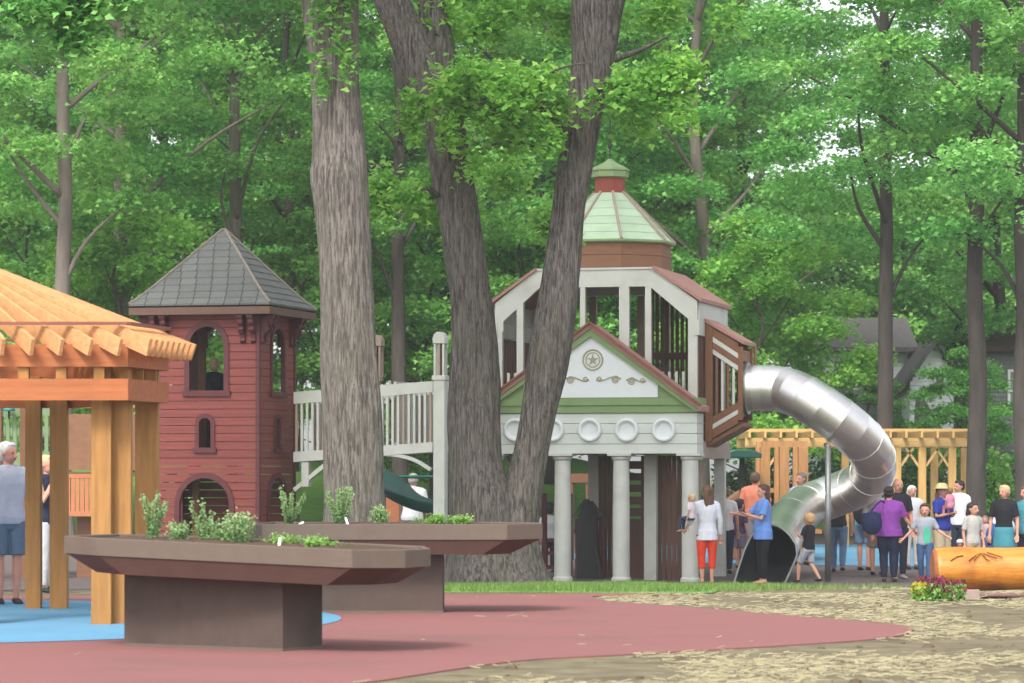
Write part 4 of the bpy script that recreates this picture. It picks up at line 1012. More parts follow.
vs = [(uE+dx, vm+rr*math.cos(2*math.pi*i/n), zc+rr*math.sin(2*math.pi*i/n)) for dx in (-.03, .02) for rr in (ro_, ri_) for i in range(n)]
fs = []
for i in range(n):
    j = (i+1) % n; fs += [(i, j, n+j, n+i), (2*n+i, 3*n+i, 3*n+j, 2*n+j), (i, 2*n+i, 2*n+j, j), (n+i, n+j, 3*n+j, 3*n+i)]
ringm.add(vs, fs); ringm.build('slide_collar', M['pole'], house)
quick('hood_end_board', M['brown'], house, lambda z: (z.box(uE-.06, uE-.035, v0+.04, v0+HD-.04, hz_(350), hz_(361)), z.box(uE+.0, uE+.03, v0+HD+.1, v0+HD+.25, hz_(364), hz_(343))))

# metal tube slide
T0 = HF.w(uE, vm)
def sw(px, py, d): return Vector(W(px, py, d))
HU = Vector((math.cos(HA), math.sin(HA), 0)); TZ = Z(388, T0[1])
ctr = [Vector((T0[0], T0[1], TZ)), Vector((T0[0], T0[1], TZ))+HU*.3, sw(785, 390, T0[1]-.22), sw(806, 398.5, 56.35), sw(837, 418.5, 56.25), sw(862, 440, 56.6), sw(873, 457, 57.3), sw(872, 474, 58.4), sw(856, 487, 59.2), sw(830, 497, 59.6), sw(806, 507, 59.3), sw(790, 520, 58.3), sw(781, 535, 57.1), sw(775, 549, 56.2)]
slide = thing('tube_slide', 'shiny stainless tube slide curling down from the brown hood of the playhouse', 'slide', (T0[0], T0[1], g(*T0)))
o_ = Vector(slide.location)
P = [p-o_ for p in spline(ctr, 2)]; rad = .405
def frames(P):
    t = (P[1]-P[0]).normalized(); side = t.cross(Vector((0, 0, 1))).normalized(); out = []
    for i, p in enumerate(P):
        t = (P[min(i+1, len(P)-1)]-P[max(i-1, 0)]).normalized(); side = (side-t*side.dot(t)).normalized(); out.append((p, side, side.cross(t).normalized()))
    return out
FRM = frames(P); n = 40
def ring(fr, r_): return [fr[0]+fr[1]*math.cos(2*math.pi*k/n)*r_+fr[2]*math.sin(2*math.pi*k/n)*r_ for k in range(n)]
# segments between welded seams: each a short straight gore like rolled sheet
seg = [0, 6, 12, 17, 22, 27, 32, 37, 42, len(P)-1]
segs_i = list(range(0, len(P)))
rings = [ring(FRM[i], rad) for i in segs_i]
# mouth: rim polygon measured in the photo, at its own depth
rim_px = [(783, 587, 55.3), (790, 572, 55.45), (797, 556, 55.7), (796, 545, 55.85), (789, 534, 56.0), (779, 526.5, 56.05), (768, 524, 56.0), (757, 528, 55.8), (750, 538, 55.6), (744, 551, 55.4), (738, 570, 55.15), (733, 587, 55.0)]
def resample(loop, n):
    loop = loop+[loop[0]]; L = [0]
    for a_, b_ in zip(loop[:-1], loop[1:]): L.append(L[-1]+(b_-a_).length)
    out = []
    for k in range(n):
        s = L[-1]*k/n; i = max(j for j in range(len(L)-1) if L[j] <= s+1e-9); t = (s-L[i])/max(1e-9, L[i+1]-L[i]); out.append(loop[i].lerp(loop[i+1], t))
    return out
rimc = resample([sw(*p)-o_ for p in rim_px], n)
last = rings[-1]; best = None
for sh in range(n):
    for dr_ in (1, -1):
        c2 = [rimc[(sh+dr_*k) % n] for k in range(n)]; s = sum((a_-b_).length for a_, b_ in zip(last, c2))
        if best is None or s < best[0]: best = (s, c2)
rimc = best[1]
for t in (.33, .66, 1.0): rings.append([a_.lerp(b_, t) for a_, b_ in zip(last, rimc)])
tb = MB(); m = len(rings)
for ra, rb_ in zip(rings[:-1], rings[1:]): tb.add(list(ra)+list(rb_), [(k, (k+1) % n, n+(k+1) % n, n+k) for k in range(n)])
me = tb.mesh('tube'); me.materials.append(M['steel'])
tube = bpy.data.objects.new('tube', me); COL.objects.link(tube); tube.parent = slide
me.shade_smooth(); 
# inner lining, coloured much darker than the outer steel
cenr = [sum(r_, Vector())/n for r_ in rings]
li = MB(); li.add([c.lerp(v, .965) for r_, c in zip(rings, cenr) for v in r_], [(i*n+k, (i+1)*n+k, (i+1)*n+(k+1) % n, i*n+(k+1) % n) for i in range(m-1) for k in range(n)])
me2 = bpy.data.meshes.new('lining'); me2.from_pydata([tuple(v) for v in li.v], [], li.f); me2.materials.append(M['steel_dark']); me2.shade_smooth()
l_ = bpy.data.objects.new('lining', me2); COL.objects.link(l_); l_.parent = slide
for i in (2, 4, 6, 8, 10, 12, 14, 16, 18, 20, 22):
    if i >= len(FRM): continue
    r_ = ring(FRM[i], rad+.004); big = i in (14, 20)
    q_ = MB(); q_.tube(r_+[r_[0]], .010 if big else .003, 6, cap=False); q_.build('seam', M['steel'], slide, smooth=True)
q_ = MB(); q_.tube(rimc+[rimc[0]], .022, 6, cap=False); q_.build('rim', M['pole'], slide, smooth=True)
lip = [sw(733, 583, 55.0), sw(783, 583, 55.3), sw(786, 589, 55.2), sw(731, 589, 54.9)]
quick('lip', M['pole'], slide, lambda z: z.add([p-o_ for p in lip]+[p-o_+Vector((0, .2, 0)) for p in lip], [(0, 1, 2, 3), (7, 6, 5, 4), (0, 4, 5, 1), (1, 5, 6, 2), (2, 6, 7, 3), (3, 7, 4, 0)]))
sd = 55.9; spx = thing('slide_support_pole', 'slim galvanised pole standing in front of the metal tube slide', 'pole', (X(828, sd), sd, g(X(828, sd), sd)))
quick('pole', M['pole'], spx, lambda z: z.tube([(0, 0, -.03), (0, 0, Z(446, sd)-spx.location.z)], .052, 14), smooth=True)
quick('cap', M['pole'], spx, lambda z: z.ell((0, 0, Z(446, sd)-spx.location.z), .055, .055, .035))
quick('bracket', M['pole'], spx, lambda z: z.bar((0, 0, Z(450, sd)-spx.location.z), (.0, .5, Z(444, sd)-spx.location.z), .05, .05))
# ---------------------------------------------------------------- crowns of the big trees, above the picture: they shade the playground
def top_crown(T, parent, cx, cy, rx, ry, z0, z1, n, seed):
    r = random.Random(seed); cl = []
    for i in range(n):
        a = i*2.39996; rr = math.sqrt(r.uniform(.02, 1)); z = r.uniform(z0, z1)
        cl.append(((cx+rx*rr*math.cos(a)-T[0], cy+ry*rr*math.sin(a)-T[1], z-T[2]), r.uniform(1.2, 1.9)))
    P_, Tn = crown_points(np.random.default_rng(seed), cl, 150, 1.25, .15)
    link(leaves_mesh('crown', P_, 1.0, np.random.default_rng(seed).uniform(.7, 1.3, len(P_))*.22, Tn, seed=seed), 'upper_crown', M['leafA'], parent)
top_crown(T2, t2, -1.0, 46.5, 5.0, 5.5, 13.5, 19, 22, 31)
top_crown(T1, t1, -5.5, 43, 4.5, 5.5, 12.5, 18, 24, 32)

# ---------------------------------------------------------------- air
hz = MB(); hz.box(-505, 505, -45, 705, -2.2, 45); ho_ = hz.build('haze', M['glass']); ho_.data.materials.clear()
hm_ = bpy.data.materials.new('haze'); hm_.use_nodes = True; hn = hm_.node_tree; hn.nodes.remove(hn.nodes['Principled BSDF'])
pv = hn.nodes.new('ShaderNodeVolumePrincipled'); pv.inputs['Density'].default_value = HAZE; pv.inputs['Color'].default_value = (.88, .91, .89, 1); pv.inputs['Anisotropy'].default_value = .2
hn.links.new(pv.outputs[0], hn.nodes['Material Output'].inputs['Volume']); ho_.data.materials.append(hm_); tag(ho_, kind='stuff')

# ---------------------------------------------------------------- planters
def inset(poly, d):
    n = len(poly); out = []
    for i in range(n):
        p0 = Vector(poly[i-1]); p1 = Vector(poly[i]); p2 = Vector(poly[(i+1) % n])
        e1 = (p1-p0).normalized(); e2 = (p2-p1).normalized(); n1 = Vector((-e1.y, e1.x)); n2 = Vector((-e2.y, e2.x))
        b = (n1+n2).normalized(); out.append(tuple(p1+b*(d/max(.3, b.dot(n1)))))
    return out
def planter(label, org, yaw, outline, ztop, rise, th, drop, ins, ped, ped_yaw, pz):
    """outline counter clockwise in the planter's own axes; ped = (u0,u1,v0,v1) of the pedestal about its corner"""
    r = thing('raised_planter', label, 'planter', (org[0], org[1], 0), yaw); zt = lambda p: ztop-rise*p[0]
    n = len(outline); inn = inset(outline, .055); m = MB()
    A = [(x, y, zt((x, y))) for x, y in outline]; B = [(x, y, zt((x, y))-th) for x, y in outline]
    C = [(x, y, zt((x, y))) for x, y in inn]; D = [(x, y, zt((x, y))-.09) for x, y in inn]
    fs = []
    for i in range(n):
        j = (i+1) % n; fs += [(i, n+i, n+j, j), (i, j, 2*n+j, 2*n+i), (2*n+i, 2*n+j, 3*n+j, 3*n+i)]
    m.add(A+B+C+D, fs); m.build('rim', M['planter'], r, bevel=.006)
    xs_ = [p[0] for p in outline]; ys_ = [p[1] for p in outline]; mx_, my_ = (min(xs_)+max(xs_))/2, (min(ys_)+max(ys_))/2
    low = [(mx_+(x-mx_)*(1-ins/(max(xs_)-mx_)), my_+(y-my_)*(1-.05/(max(ys_)-my_))) for x, y in outline]; u = MB()
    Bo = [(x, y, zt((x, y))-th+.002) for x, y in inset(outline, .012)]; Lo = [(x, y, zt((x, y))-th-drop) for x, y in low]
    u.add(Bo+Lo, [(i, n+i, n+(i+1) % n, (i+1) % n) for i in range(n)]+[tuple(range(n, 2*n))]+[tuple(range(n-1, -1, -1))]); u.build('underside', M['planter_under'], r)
    # soil with a crumbly mounded surface
    xs = [p[0] for p in inn]; ys = [p[1] for p in inn]; s = MB(); NX, NY = 60, 24
    cx, cy = (min(xs)+max(xs))/2, (min(ys)+max(ys))/2
    def inside(x, y):
        return min(((Vector(inn[(i+1) % n])-Vector(inn[i])).normalized().cross(Vector((x, y))-Vector(inn[i]))) for i in range(n))
    vs = []; NRm = 14
    for k in range(NRm+1):
        f = 1-k/NRm
        for i in range(n):
            for q_ in range(10):
                p = Vector(inn[i]).lerp(Vector(inn[(i+1) % n]), q_/10); x = cx+(p.x-cx)*f; y = cy+(p.y-cy)*f
                z = zt((x, y))-.03+.035*(1-f**3)+.016*noise.noise(Vector((x*7, y*7, 1)))+.01*noise.noise(Vector((x*19, y*19, 4)))
                vs.append((x, y, z if k else z))
    N_ = n*10; s.add(vs, [(k*N_+i, k*N_+(i+1) % N_, (k+1)*N_+(i+1) % N_, (k+1)*N_+i) for k in range(NRm) for i in range(N_)])
    s.build('soil', M['soil'], r, smooth=True)
    p = MB(); u0, u1, v0, v1 = ped[:4]
    zl = ztop-th-drop+.16; p.box(u0, u1, v0, v1, -.03, zl); po = p.build('pedestal', M['planter_base'], r, bevel=.008)
    po.rotation_euler = (0, 0, ped_yaw); po.location = ped[4]
    sk = MB(); sk.box(u0-.004, u1+.004, v0-.004, v1+.004, -.03, .035); so_ = sk.build('skirting', M['planter'], po)
    return r
Y1 = R(-24); F0 = (X(352, 25.65), 25.65)
out1 = [(-2.378, 0), (0, 0), (.27, .42), (.27, .9), (0, 1.35), (-2.378, 1.35), (-2.80, 1.0), (-2.803, .17)]
pc = (X(282.5, 26.25), 26.25)
dv = Vector((pc[0]-F0[0], pc[1]-F0[1])); c_, s_ = math.cos(Y1), math.sin(Y1)
pl_ = (dv.x*c_+dv.y*s_, -dv.x*s_+dv.y*c_)
p1 = planter('nearer brown raised planter with tall herb sprigs on its left half', F0, Y1, out1, .861, .031, .146, .15, .30, (-1.66, 0, 0, .567, (pl_[0], pl_[1], 0)), R(-32)-Y1, 0)
dB = 33.0; xb = lambda px: X(px, dB)
o2 = (xb(400), dB)
out2 = [(xb(262)-o2[0], 0), (xb(507)-o2[0], 0), (xb(541)-o2[0]+.02, .45), (xb(541)-o2[0]+.02, .95), (xb(507)-o2[0], 1.4), (xb(262)-o2[0], 1.4), (xb(247)-o2[0], .95), (xb(247)-o2[0], .45)]
p2 = planter('farther brown raised planter standing partly behind the nearer one in front of the big trees', o2, 0, out2, Z(524.2, dB), 0, .16, .155, .34, (X(285, 33.35)-o2[0], X(443, 33.35)-o2[0], 0, .75, (0, .35, 0)), 0, 0)
# herbs
def herb(px, py, d, h, w_, ns, kind, label, name='herb_plant', group=None, leaf=.028, mt='herb', tilt=0):
    r = np.random.default_rng(int(px*13+py)); q_ = random.Random(int(px*7)); x, y, z = W(px, py, d)
    t = thing(name, label, 'plant', (x, y, z), 0, group); st = MB(); P_ = []
    for k in range(ns):
        a = k*2.4+q_.uniform(-.4, .4); sp = w_/2*math.sqrt(q_.uniform(.02, 1)); hh = h*q_.uniform(.55, 1.22)*(1-.15*sp/(w_/2))
        pts = spline([(0, 0, -.02), (math.cos(a)*sp*.45, math.sin(a)*sp*.45, hh*.35), (math.cos(a)*sp+tilt*hh, math.sin(a)*sp, hh)], 6)
        st.tube(pts, [.004]*len(pts), 4)
        dens = 52 if kind == 'sprig' else 52
        for i in range(int(hh*dens*7)+20):
            f = q_.uniform(.12, 1)**.8; b = pts[min(len(pts)-1, int(f*(len(pts)-1)))]; s_3 = .017*(1.25-f*.7) if kind == 'sprig' else .03
            P_.append((b.x+q_.gauss(0, s_3), b.y+q_.gauss(0, s_3), b.z+q_.gauss(0, .02)))
    P_ = np.array(P_)
    link(leaves_mesh('leaves', P_, .15 if kind == 'sprig' else .5, r.uniform(.6, 1.2, len(P_))*leaf, np.clip(P_[:, 2]/h*.6+r.uniform(0, .45, len(P_)), 0, 1), 'kite', int(px), 1.0), 'leaves', M[mt], t)
    st.build('stem', M['stem'], t); return t
herb(152, 541, 26.9, .37, .40, 9, 'sprig', 'tall pale rosemary like sprig farthest left in the nearer planter')
herb(178.5, 541, 26.8, .15, .15, 14, 'tuft', 'small round tuft between the two tall sprigs of the nearer planter')
herb(205, 543, 26.8, .38, .30, 7, 'sprig', 'tall leggy sprig right of the small round tuft in the nearer planter')
herb(222, 544, 26.7, .24, .22, 8, 'sprig', 'middling bushy sprig leaning over the thick tuft of the nearer planter')
herb(238, 545, 26.6, .25, .26, 18, 'tuft', 'thick grey green tuft rightmost of the tall herbs in the nearer planter')
herb(250, 546, 26.9, .06, .3, 12, 'tuft', 'flat dark creeping herb beside the thick tuft', leaf=.02, mt='leafD')
herb(283, 547, 26.6, .07, .34, 26, 'low', 'low bright green mat beside the white plant tag in the nearer planter', mt='herbg', leaf=.03)
herb(317, 548.5, 26.3, .08, .26, 26, 'low', 'low bright green cushion nearest the pointed end of the nearer planter', mt='herbg', leaf=.03)
herb(338, 549, 26.5, .03, .3, 10, 'low', 'thin dark creeping seedlings at the pointed end of the nearer planter', leaf=.02, mt='leafD')
herb(289, 524, 33.5, .36, .36, 11, 'sprig', 'tall grey green sprig at the left end of the farther planter')
herb(341, 525, 33.5, .38, .34, 20, 'sprig', 'broad feathery herb in front of the straight trunk in the farther planter')
herb(380, 524, 33.6, .17, .17, 14, 'tuft', 'small herb tuft just right of the straight trunk in the farther planter')
herb(418, 524, 33.8, .08, .2, 8, 'tuft', 'faint low seedling between the tuft and the round cushions', leaf=.022)
herb(437, 524.5, 33.4, .09, .2, 26, 'low', 'left one of two low green cushions in the farther planter', mt='herbg', leaf=.03)
herb(460, 524.5, 33.4, .08, .2, 26, 'low', 'right one of two low green cushions in the farther planter', mt='herbg', leaf=.03)
def ptag(px, py, d, h, label, rot=0):
    x, y, z = W(px, py, d); t = MB(); t.prism([(-.012, 0), (.012, 0), (.012, h-.01), (.008, h), (-.008, h), (-.012, h-.01)], -.0015, .0015); t.box(-.005, .005, -.0012, .0012, -.06, -.001)
    o = t.build('plant_tag', M['purewhite']); o.location = (x, y, z); o.rotation_euler = (R(-25), R(rot), 0); tag(o, label, 'plant tag')
ptag(279, 546.5, 26.2, .08, 'upright white plant tag in the low green mat', 5); ptag(213, 545, 26.6, .03, 'short white plant tag by the tall leggy sprig', 40)
ptag(299, 524.5, 33.2, .06, 'white plant tag lying by the tall grey green sprig of the farther planter', 60); ptag(348, 525, 33.2, .09, 'slanting white plant tag before the broad feathery herb', -20)

# ---------------------------------------------------------------- log, flowers
dl = 37.3; lg = thing('varnished_log', 'big varnished orange log with carved zigzag lines lying at the right edge', 'log', (X(934, dl), dl, g(6, dl)))
zc_, rr2 = Z(569, dl)-g(6, dl), 21.5*dl/F
b = MB(); PL = [(0, 0, zc_), (.25, .02, zc_+.003), (.7, .03, zc_-.005), (1.3, .02, zc_+.01), (2.0, 0, zc_-.01), (3.0, 0, zc_)]
PLs = spline(PL, 6)
b.tube(PLs, [rr2*(.93 if i == 0 else .985 if i < 3 else 1+.03*noise.noise(Vector((p.x*2, 0, 0)))) for i, p in enumerate(PLs)], 40, cap=False, bulge=lambda p, a: 1+.05*noise.noise(Vector((p.x*1.5, math.cos(a)*1.5, math.sin(a)*1.5)))+.015*noise.noise(Vector((p.x*6, math.cos(a)*4, math.sin(a)*4))))
b.build('trunk', M['logwood'], lg, smooth=True)
e = MB(); e.tube([(-.02, 0, zc_), (.0, 0, zc_), (.06, 0, zc_)], [rr2*.86, rr2*.945, rr2*.94], 36); e.build('cut_end', M['logend'], lg)
e = MB(); e.tube([(2.99, 0, zc_), (3.02, 0, zc_)], [rr2*.98, rr2*.9], 36); e.build('cut_end', M['logend'], lg)
cv = MB()
def onlog(px, py):
    x = X(px, dl)-lg.location.x; z = Z(py, dl)-lg.location.z; dz = min(rr2*.97, z-zc_); return (x, -math.sqrt(max(0, rr2**2-dz*dz))*1.03, z)
for ln in ([(948, 560), (955, 556), (961, 555)], [(966, 560), (973, 555), (979, 553), (974, 557), (971, 560)], [(979, 553), (984, 559), (987, 560)], [(981, 553), (988, 556), (994, 558)], [(985, 552), (994, 555), (1000, 557)]):
    cv.tube([onlog(*p) for p in ln], .007, 5)
cv.build('carved_lines', M['logcarve'], lg)
for xx in (.35, 2.3): quick('support_block', M['beige'], lg, lambda z: z.box(xx-.16, xx+.16, -.16, .16, -.04, zc_-rr2*.93), bevel=.01)
def flowers(px, py, d, wd, h, label, mats):
    x, y, z = W(px, py, d); z = g(x, y); t = thing('flower_clump', label, 'flowers', (x, y, z)); r = np.random.default_rng(int(px)); n = 420
    P_ = np.stack([r.uniform(-.5, .5, n)*wd, r.uniform(-.5, .5, n)*wd*.7, r.uniform(0, 1, n)**.7*h*.8], 1); link(leaves_mesh('foliage', P_, .4, r.uniform(.03, .06, n), r.uniform(0, 1, n), 'leaf', int(px), 1), 'foliage', M['herbg'], t)
    n = 150; P_ = np.stack([r.uniform(-.5, .5, n)*wd, r.uniform(-.55, .4, n)*wd*.7, h*(.45+.55*r.uniform(0, 1, n))], 1); link(leaves_mesh('petals', P_, .2, r.uniform(.035, .06, n), r.uniform(0, 1, n), 'leaf', int(px)+1, 1.2), 'petals', M[mats], t)
flowers(921, 602, 36.6, .2, .2, 'yellow flowers at the left foot of the log', 'flower_y'); flowers(936, 603, 36.55, .22, .24, 'maroon flowers under the cut end of the log', 'flower_r')
flowers(953, 603, 36.6, .28, .24, 'maroon flowers against the support under the log, rightmost clump', 'flower_r'); flowers(930, 600, 36.85, .3, .27, 'pinkish maroon flowers behind the other clumps by the log end', 'flower_r')

# ---------------------------------------------------------------- background buildings
def clap(mb, x0, x1, y, z0, z1, bd=.13, th=.03):
    z = z0
    while z < z1: mb.add([(x0, y, z), (x1, y, z), (x1, y+th, min(z+bd, z1)), (x0, y+th, min(z+bd, z1)), (x0, y+th, z), (x1, y+th, z)], [(0, 1, 2, 3), (0, 4, 5, 1)]); z += bd
def house_bg(label, px0, px1, d, z0, zw, ridge, wallm, roofm, wins, depth=6, gable='x'):
    x0, x1 = X(px0, d), X(px1, d); gz = min(g(x0, d), g(x1, d)); t = thing('house', label, 'house', ((x0+x1)/2, d, gz)); h = (x1-x0)/2; gz0 = gz
    wz = zw-gz; rz_ = ridge-gz
    w_ = MB(); w_.box(-h, h, .04, depth, 0, wz)
    if gable == 'x':
        w_.prism([(-h, wz), (h, wz), (0, rz_)], .041, depth-.001)
    wo = w_.build('wall', M[wallm], t); c_2 = MB(); clap(c_2, -h, h, -.02, 0, wz)
    if gable == 'x':
        k = 0; z = wz
        while z < rz_-.05: f = (rz_-z)/(rz_-wz); clap(c_2, -h*f, h*f, -.02, z, min(z+.13, rz_)); z += .13
    c_2.build('siding', M[wallm], wo)
    r_ = MB()
    if gable == 'x':
        for s in (-1, 1): r_.prism([(0, rz_+.03), (s*(h+.35), wz-.25), (s*(h+.35), wz-.1), (0, rz_+.2)], -.35, depth+.3)
    else: r_.add([(-h-.3, -.4, wz+.003), (h+.3, -.4, wz+.003), (h+.3, depth/2, rz_), (-h-.3, depth/2, rz_), (h+.3, depth+.4, wz+.003), (-h-.3, depth+.4, wz+.003), (-h-.3, -.4, wz+.15), (h+.3, -.4, wz+.15), (h+.3, depth/2, rz_+.15), (-h-.3, depth/2, rz_+.15)], [(6, 7, 8, 9), (0, 3, 2, 1), (0, 1, 7, 6), (2, 3, 5, 4), (8, 9, 5, 4)])
    r_.build('roof', M[roofm], t)
    for a, b_, c, e_ in wins:
        xa, xb_, za, zb_ = X(a, d)-t.location.x, X(b_, d)-t.location.x, Z(e_, d)-gz, Z(c, d)-gz
        wf = MB(); q = .07
        wf.box(xa-q, xb_+q, -.07, .03, zb_, zb_+q); wf.box(xa-q, xb_+q, -.09, .03, za-q, za); wf.box(xa-q, xa, -.07, .03, za+.001, zb_-.001); wf.box(xb_, xb_+q, -.07, .03, za+.001, zb_-.001); wf.box(xa+.001, xb_-.001, -.06, .02, (za+zb_)/2-.02, (za+zb_)/2+.02)
        wo2 = wf.build('window', M['purewhite'], t); quick('pane', M['glass'], wo2, lambda z: z.box(xa+.002, xb_-.002, -.045, -.03, za+.002, zb_-.002))
    return t
d1 = 108; h1 = house_bg('white clapboard house with a curtained window behind the bend of the slide', 818, 908, d1, 0, Z(352, d1), Z(318, d1), 'clap', 'roofgrey', [(838, 864, 362, 388), (868, 878, 362, 388)], gable='y')
quick('porch', M['clapgrey'], h1, lambda z: z.box(X(822, d1)-h1.location.x, X(905, d1)-h1.location.x, -1.6, -.1, 0, Z(398, d1)-h1.location.z))
d2 = 104; h2 = house_bg('bright white house gable between the dark trunks on the right', 910, 960, d2, 0, Z(385, d2), Z(345, d2), 'clap', 'roofgrey', [(936, 943, 372, 384)], gable='x')
quick('stair', M['clapgrey'], h2, lambda z: z.prism([(X(905, d2)-h2.location.x, 0), (X(935, d2)-h2.location.x, 0), (X(935, d2)-h2.location.x, Z(432, d2)-h2.location.z), (X(912, d2)-h2.location.x, Z(395, d2)-h2.location.z)], -2.2, -1.0))
d3 = 90; h3 = house_bg('weathered grey clapboard house with brown roof at the right edge', 983, 1075, d3, 0, Z(352, d3), Z(322, d3), 'clapgrey', 'roofbrown', [(1010, 1022, 372, 410)], gable='y')
# iron fence in front of the grey house
fn = thing('iron_fence', 'dark iron fence in front of the grey clapboard house', 'fence', (X(1000, 79), 79, g(X(1000, 79), 79)))
k = 79/F
quick('rail', M['iron'], fn, lambda z: (z.box(-20*k, 60*k, -.015, .015, 1.25, 1.29), z.box(-20*k, 60*k, -.015, .015, .25, .29)))
quick('pickets', M['iron'], fn, lambda z: [z.box(-20*k+i*.13-.009, -20*k+i*.13+.009, -.012, .012, 0, 1.38) for i in range(15)])

# ---------------------------------------------------------------- play structures
# left: green and orange panelled play platform behind the pavilion
dp = 58; gz = g(-8, dp); k = dp/F
pf = thing('play_platform', 'long play platform with pale green cut out panels and orange pickets behind the pavilion', 'play structure', (X(45, dp), dp, gz))
def px_(p): return X(p, dp)-pf.location.x
def pz_(p): return Z(p, dp)-gz
for a in (-30, -2, 25, 62, 102, 140): quick('post', M['brownrail'], pf, lambda z: z.box(px_(a)-.08, px_(a)+.08, -.08, .08, -.05, pz_(400)), bevel=.01)
for a, b_ in ((-28, -4), (1, 22), (28, 59)):
    def pan(z):
        z.box(px_(a), px_(b_), -.03, .03, pz_(416), pz_(408)); z.box(px_(a), px_(b_), -.03, .03, pz_(471), pz_(452)); n = max(2, int((b_-a)/6))
        for i in range(n+1): x = px_(a)+(px_(b_)-px_(a))*i/n; z.box(x-.035, x+.035, -.028, .028, pz_(452), pz_(416))
        for i in range(n): x = px_(a)+(px_(b_)-px_(a))*(i+.5)/n; z.ell((x, 0, pz_(432)), .035, .025, .11, 8, 6)
    quick('green_panel', M['pale_green'], pf, pan)
quick('brown_panel', M['boulder'], pf, lambda z: z.box(px_(65), px_(99), -.03, .03, pz_(470), pz_(414)))
quick('brown_panel', M['boulder'], pf, lambda z: z.box(px_(105), px_(139), -.03, .03, pz_(470), pz_(414)))
quick('top_rail', M['orangewood'], pf, lambda z: z.box(px_(63), px_(140), -.04, .04, pz_(408), pz_(404)))
quick('orange_rail', M['orangewood'], pf, lambda z: (z.box(px_(64), px_(120), -.25, -.2, pz_(516), pz_(511)), z.box(px_(64), px_(120), -.25, -.2, pz_(478), pz_(474)), [z.box(px_(66+i*4.6)-.045, px_(66+i*4.6)+.025, -.24, -.21, pz_(511)+.001, pz_(478)-.001) for i in range(12)]))
quick('deck', M['brownrail'], pf, lambda z: z.box(px_(-30), px_(142), -.1, 1.4, pz_(474)-.04, pz_(472)))
quick('lower_panel', M['brown'], pf, lambda z: z.box(px_(76), px_(100), .1, .16, -.02, pz_(516)-.02))
quick('dark_panel', M['black'], pf, lambda z: z.box(px_(100), px_(110), .05, .1, -.02, pz_(505)))
cx_ = X(24, 57); bl = thing('teal_play_knob', 'little teal dome toy fixed to the green panel seen under the pavilion beam', 'toy', (X(9, 57.8), 57.8, Z(411, 57.8)))
quick('dome', M['teal'], bl, lambda z: z.lathe([(.11, 0), (.105, .04), (.07, .085), (.01, .1)], n=16), smooth=True); quick('stem', M['iron'], bl, lambda z: z.tube([(0, 0, -.14), (0, 0, 0)], .02, 8))
# reddish steps behind the bridge
stp = thing('red_steps', 'reddish timber steps behind the foot of the straight trunk', 'steps', (X(310, 60), 60, g(X(310, 60), 60)))
k = 60/F
for i in range(5): quick('tread', M['neck'], stp, lambda z: z.box(-14*k, 22*k, i*.18, i*.18+.3, .12+i*.18, .18+i*.18))
quick('side_board', M['maroon'], stp, lambda z: (z.box(-15.5*k, -14.1*k, 0, 1.1, 0, 1.1), z.box(22.1*k, 23.5*k, 0, 1.1, 0, 1.1)))
# green plastic slide behind the bridge post
ds = 56.5
gs = thing('green_slide', 'dark green plastic chute slide curving down behind the footbridge post', 'slide', (X(420, ds), ds, g(X(420, ds), ds)))
SP = [Vector(W(px, py, d))-gs.location for px, py, d in [(372, 478, 57.6), (386, 487, 57.2), (400, 499, 56.8), (418, 507, 56.6), (436, 511, 56.5), (455, 516, 56.4)]]
SP = spline(SP, 5); q_ = MB()
prof = [(-.26, .26), (-.30, .26), (-.30, .2), (-.22, -.02), (-.1, -.1), (.1, -.1), (.22, -.02), (.30, .2), (.30, .26), (.26, .26), (.19, .02), (.08, -.05), (-.08, -.05), (-.19, .02)]
np_ = len(prof); vs = []
for i, p in enumerate(SP):
    t = (SP[min(i+1, len(SP)-1)]-SP[max(i-1, 0)]).normalized(); sd_ = t.cross(Vector((0, 0, 1))).normalized(); up = sd_.cross(t)
    vs += [p+sd_*a+up*b_*.62 for a, b_ in prof]
q_.add(vs, [(i*np_+k, i*np_+(k+1) % np_, (i+1)*np_+(k+1) % np_, (i+1)*np_+k) for i in range(len(SP)-1) for k in range(np_)]); q_.build('chute', M['green_plastic'], gs, smooth=True)
quick('leg', M['iron'], gs, lambda z: z.tube([SP[18]-Vector((0, 0, .1)), Vector((SP[18].x, SP[18].y, -.03))], .04, 8))
quick('leg', M['iron'], gs, lambda z: z.tube([SP[2]-Vector((0, 0, .1)), Vector((SP[2].x, SP[2].y, -.03))], .04, 8))
quick('handrail', M['teal'], gs, lambda z: (z.tube([SP[0]+Vector((0, .4, .02)), SP[0]+Vector((1.3, .5, .02))], .03, 8), z.tube([SP[0]+Vector((0, .4, .02)), SP[0]+Vector((0, .4, -1.4))], .03, 8), z.tube([SP[0]+Vector((1.3, .5, .02)), SP[0]+Vector((1.3, .5, -1.4))], .03, 8)))
op = thing('orange_post', 'square orange brown post under the footbridge', 'post', (X(393, 62), 62, g(X(393, 62), 62)))
quick('post', M['orangewood'], op, lambda z: z.box(-.13, .13, -.13, .13, -.03, 50*62/F+.5), bevel=.02); quick('cap', M['orangewood'], op, lambda z: z.box(-.16, .16, -.16, .16, 50*62/F+.503, 50*62/F+.56))
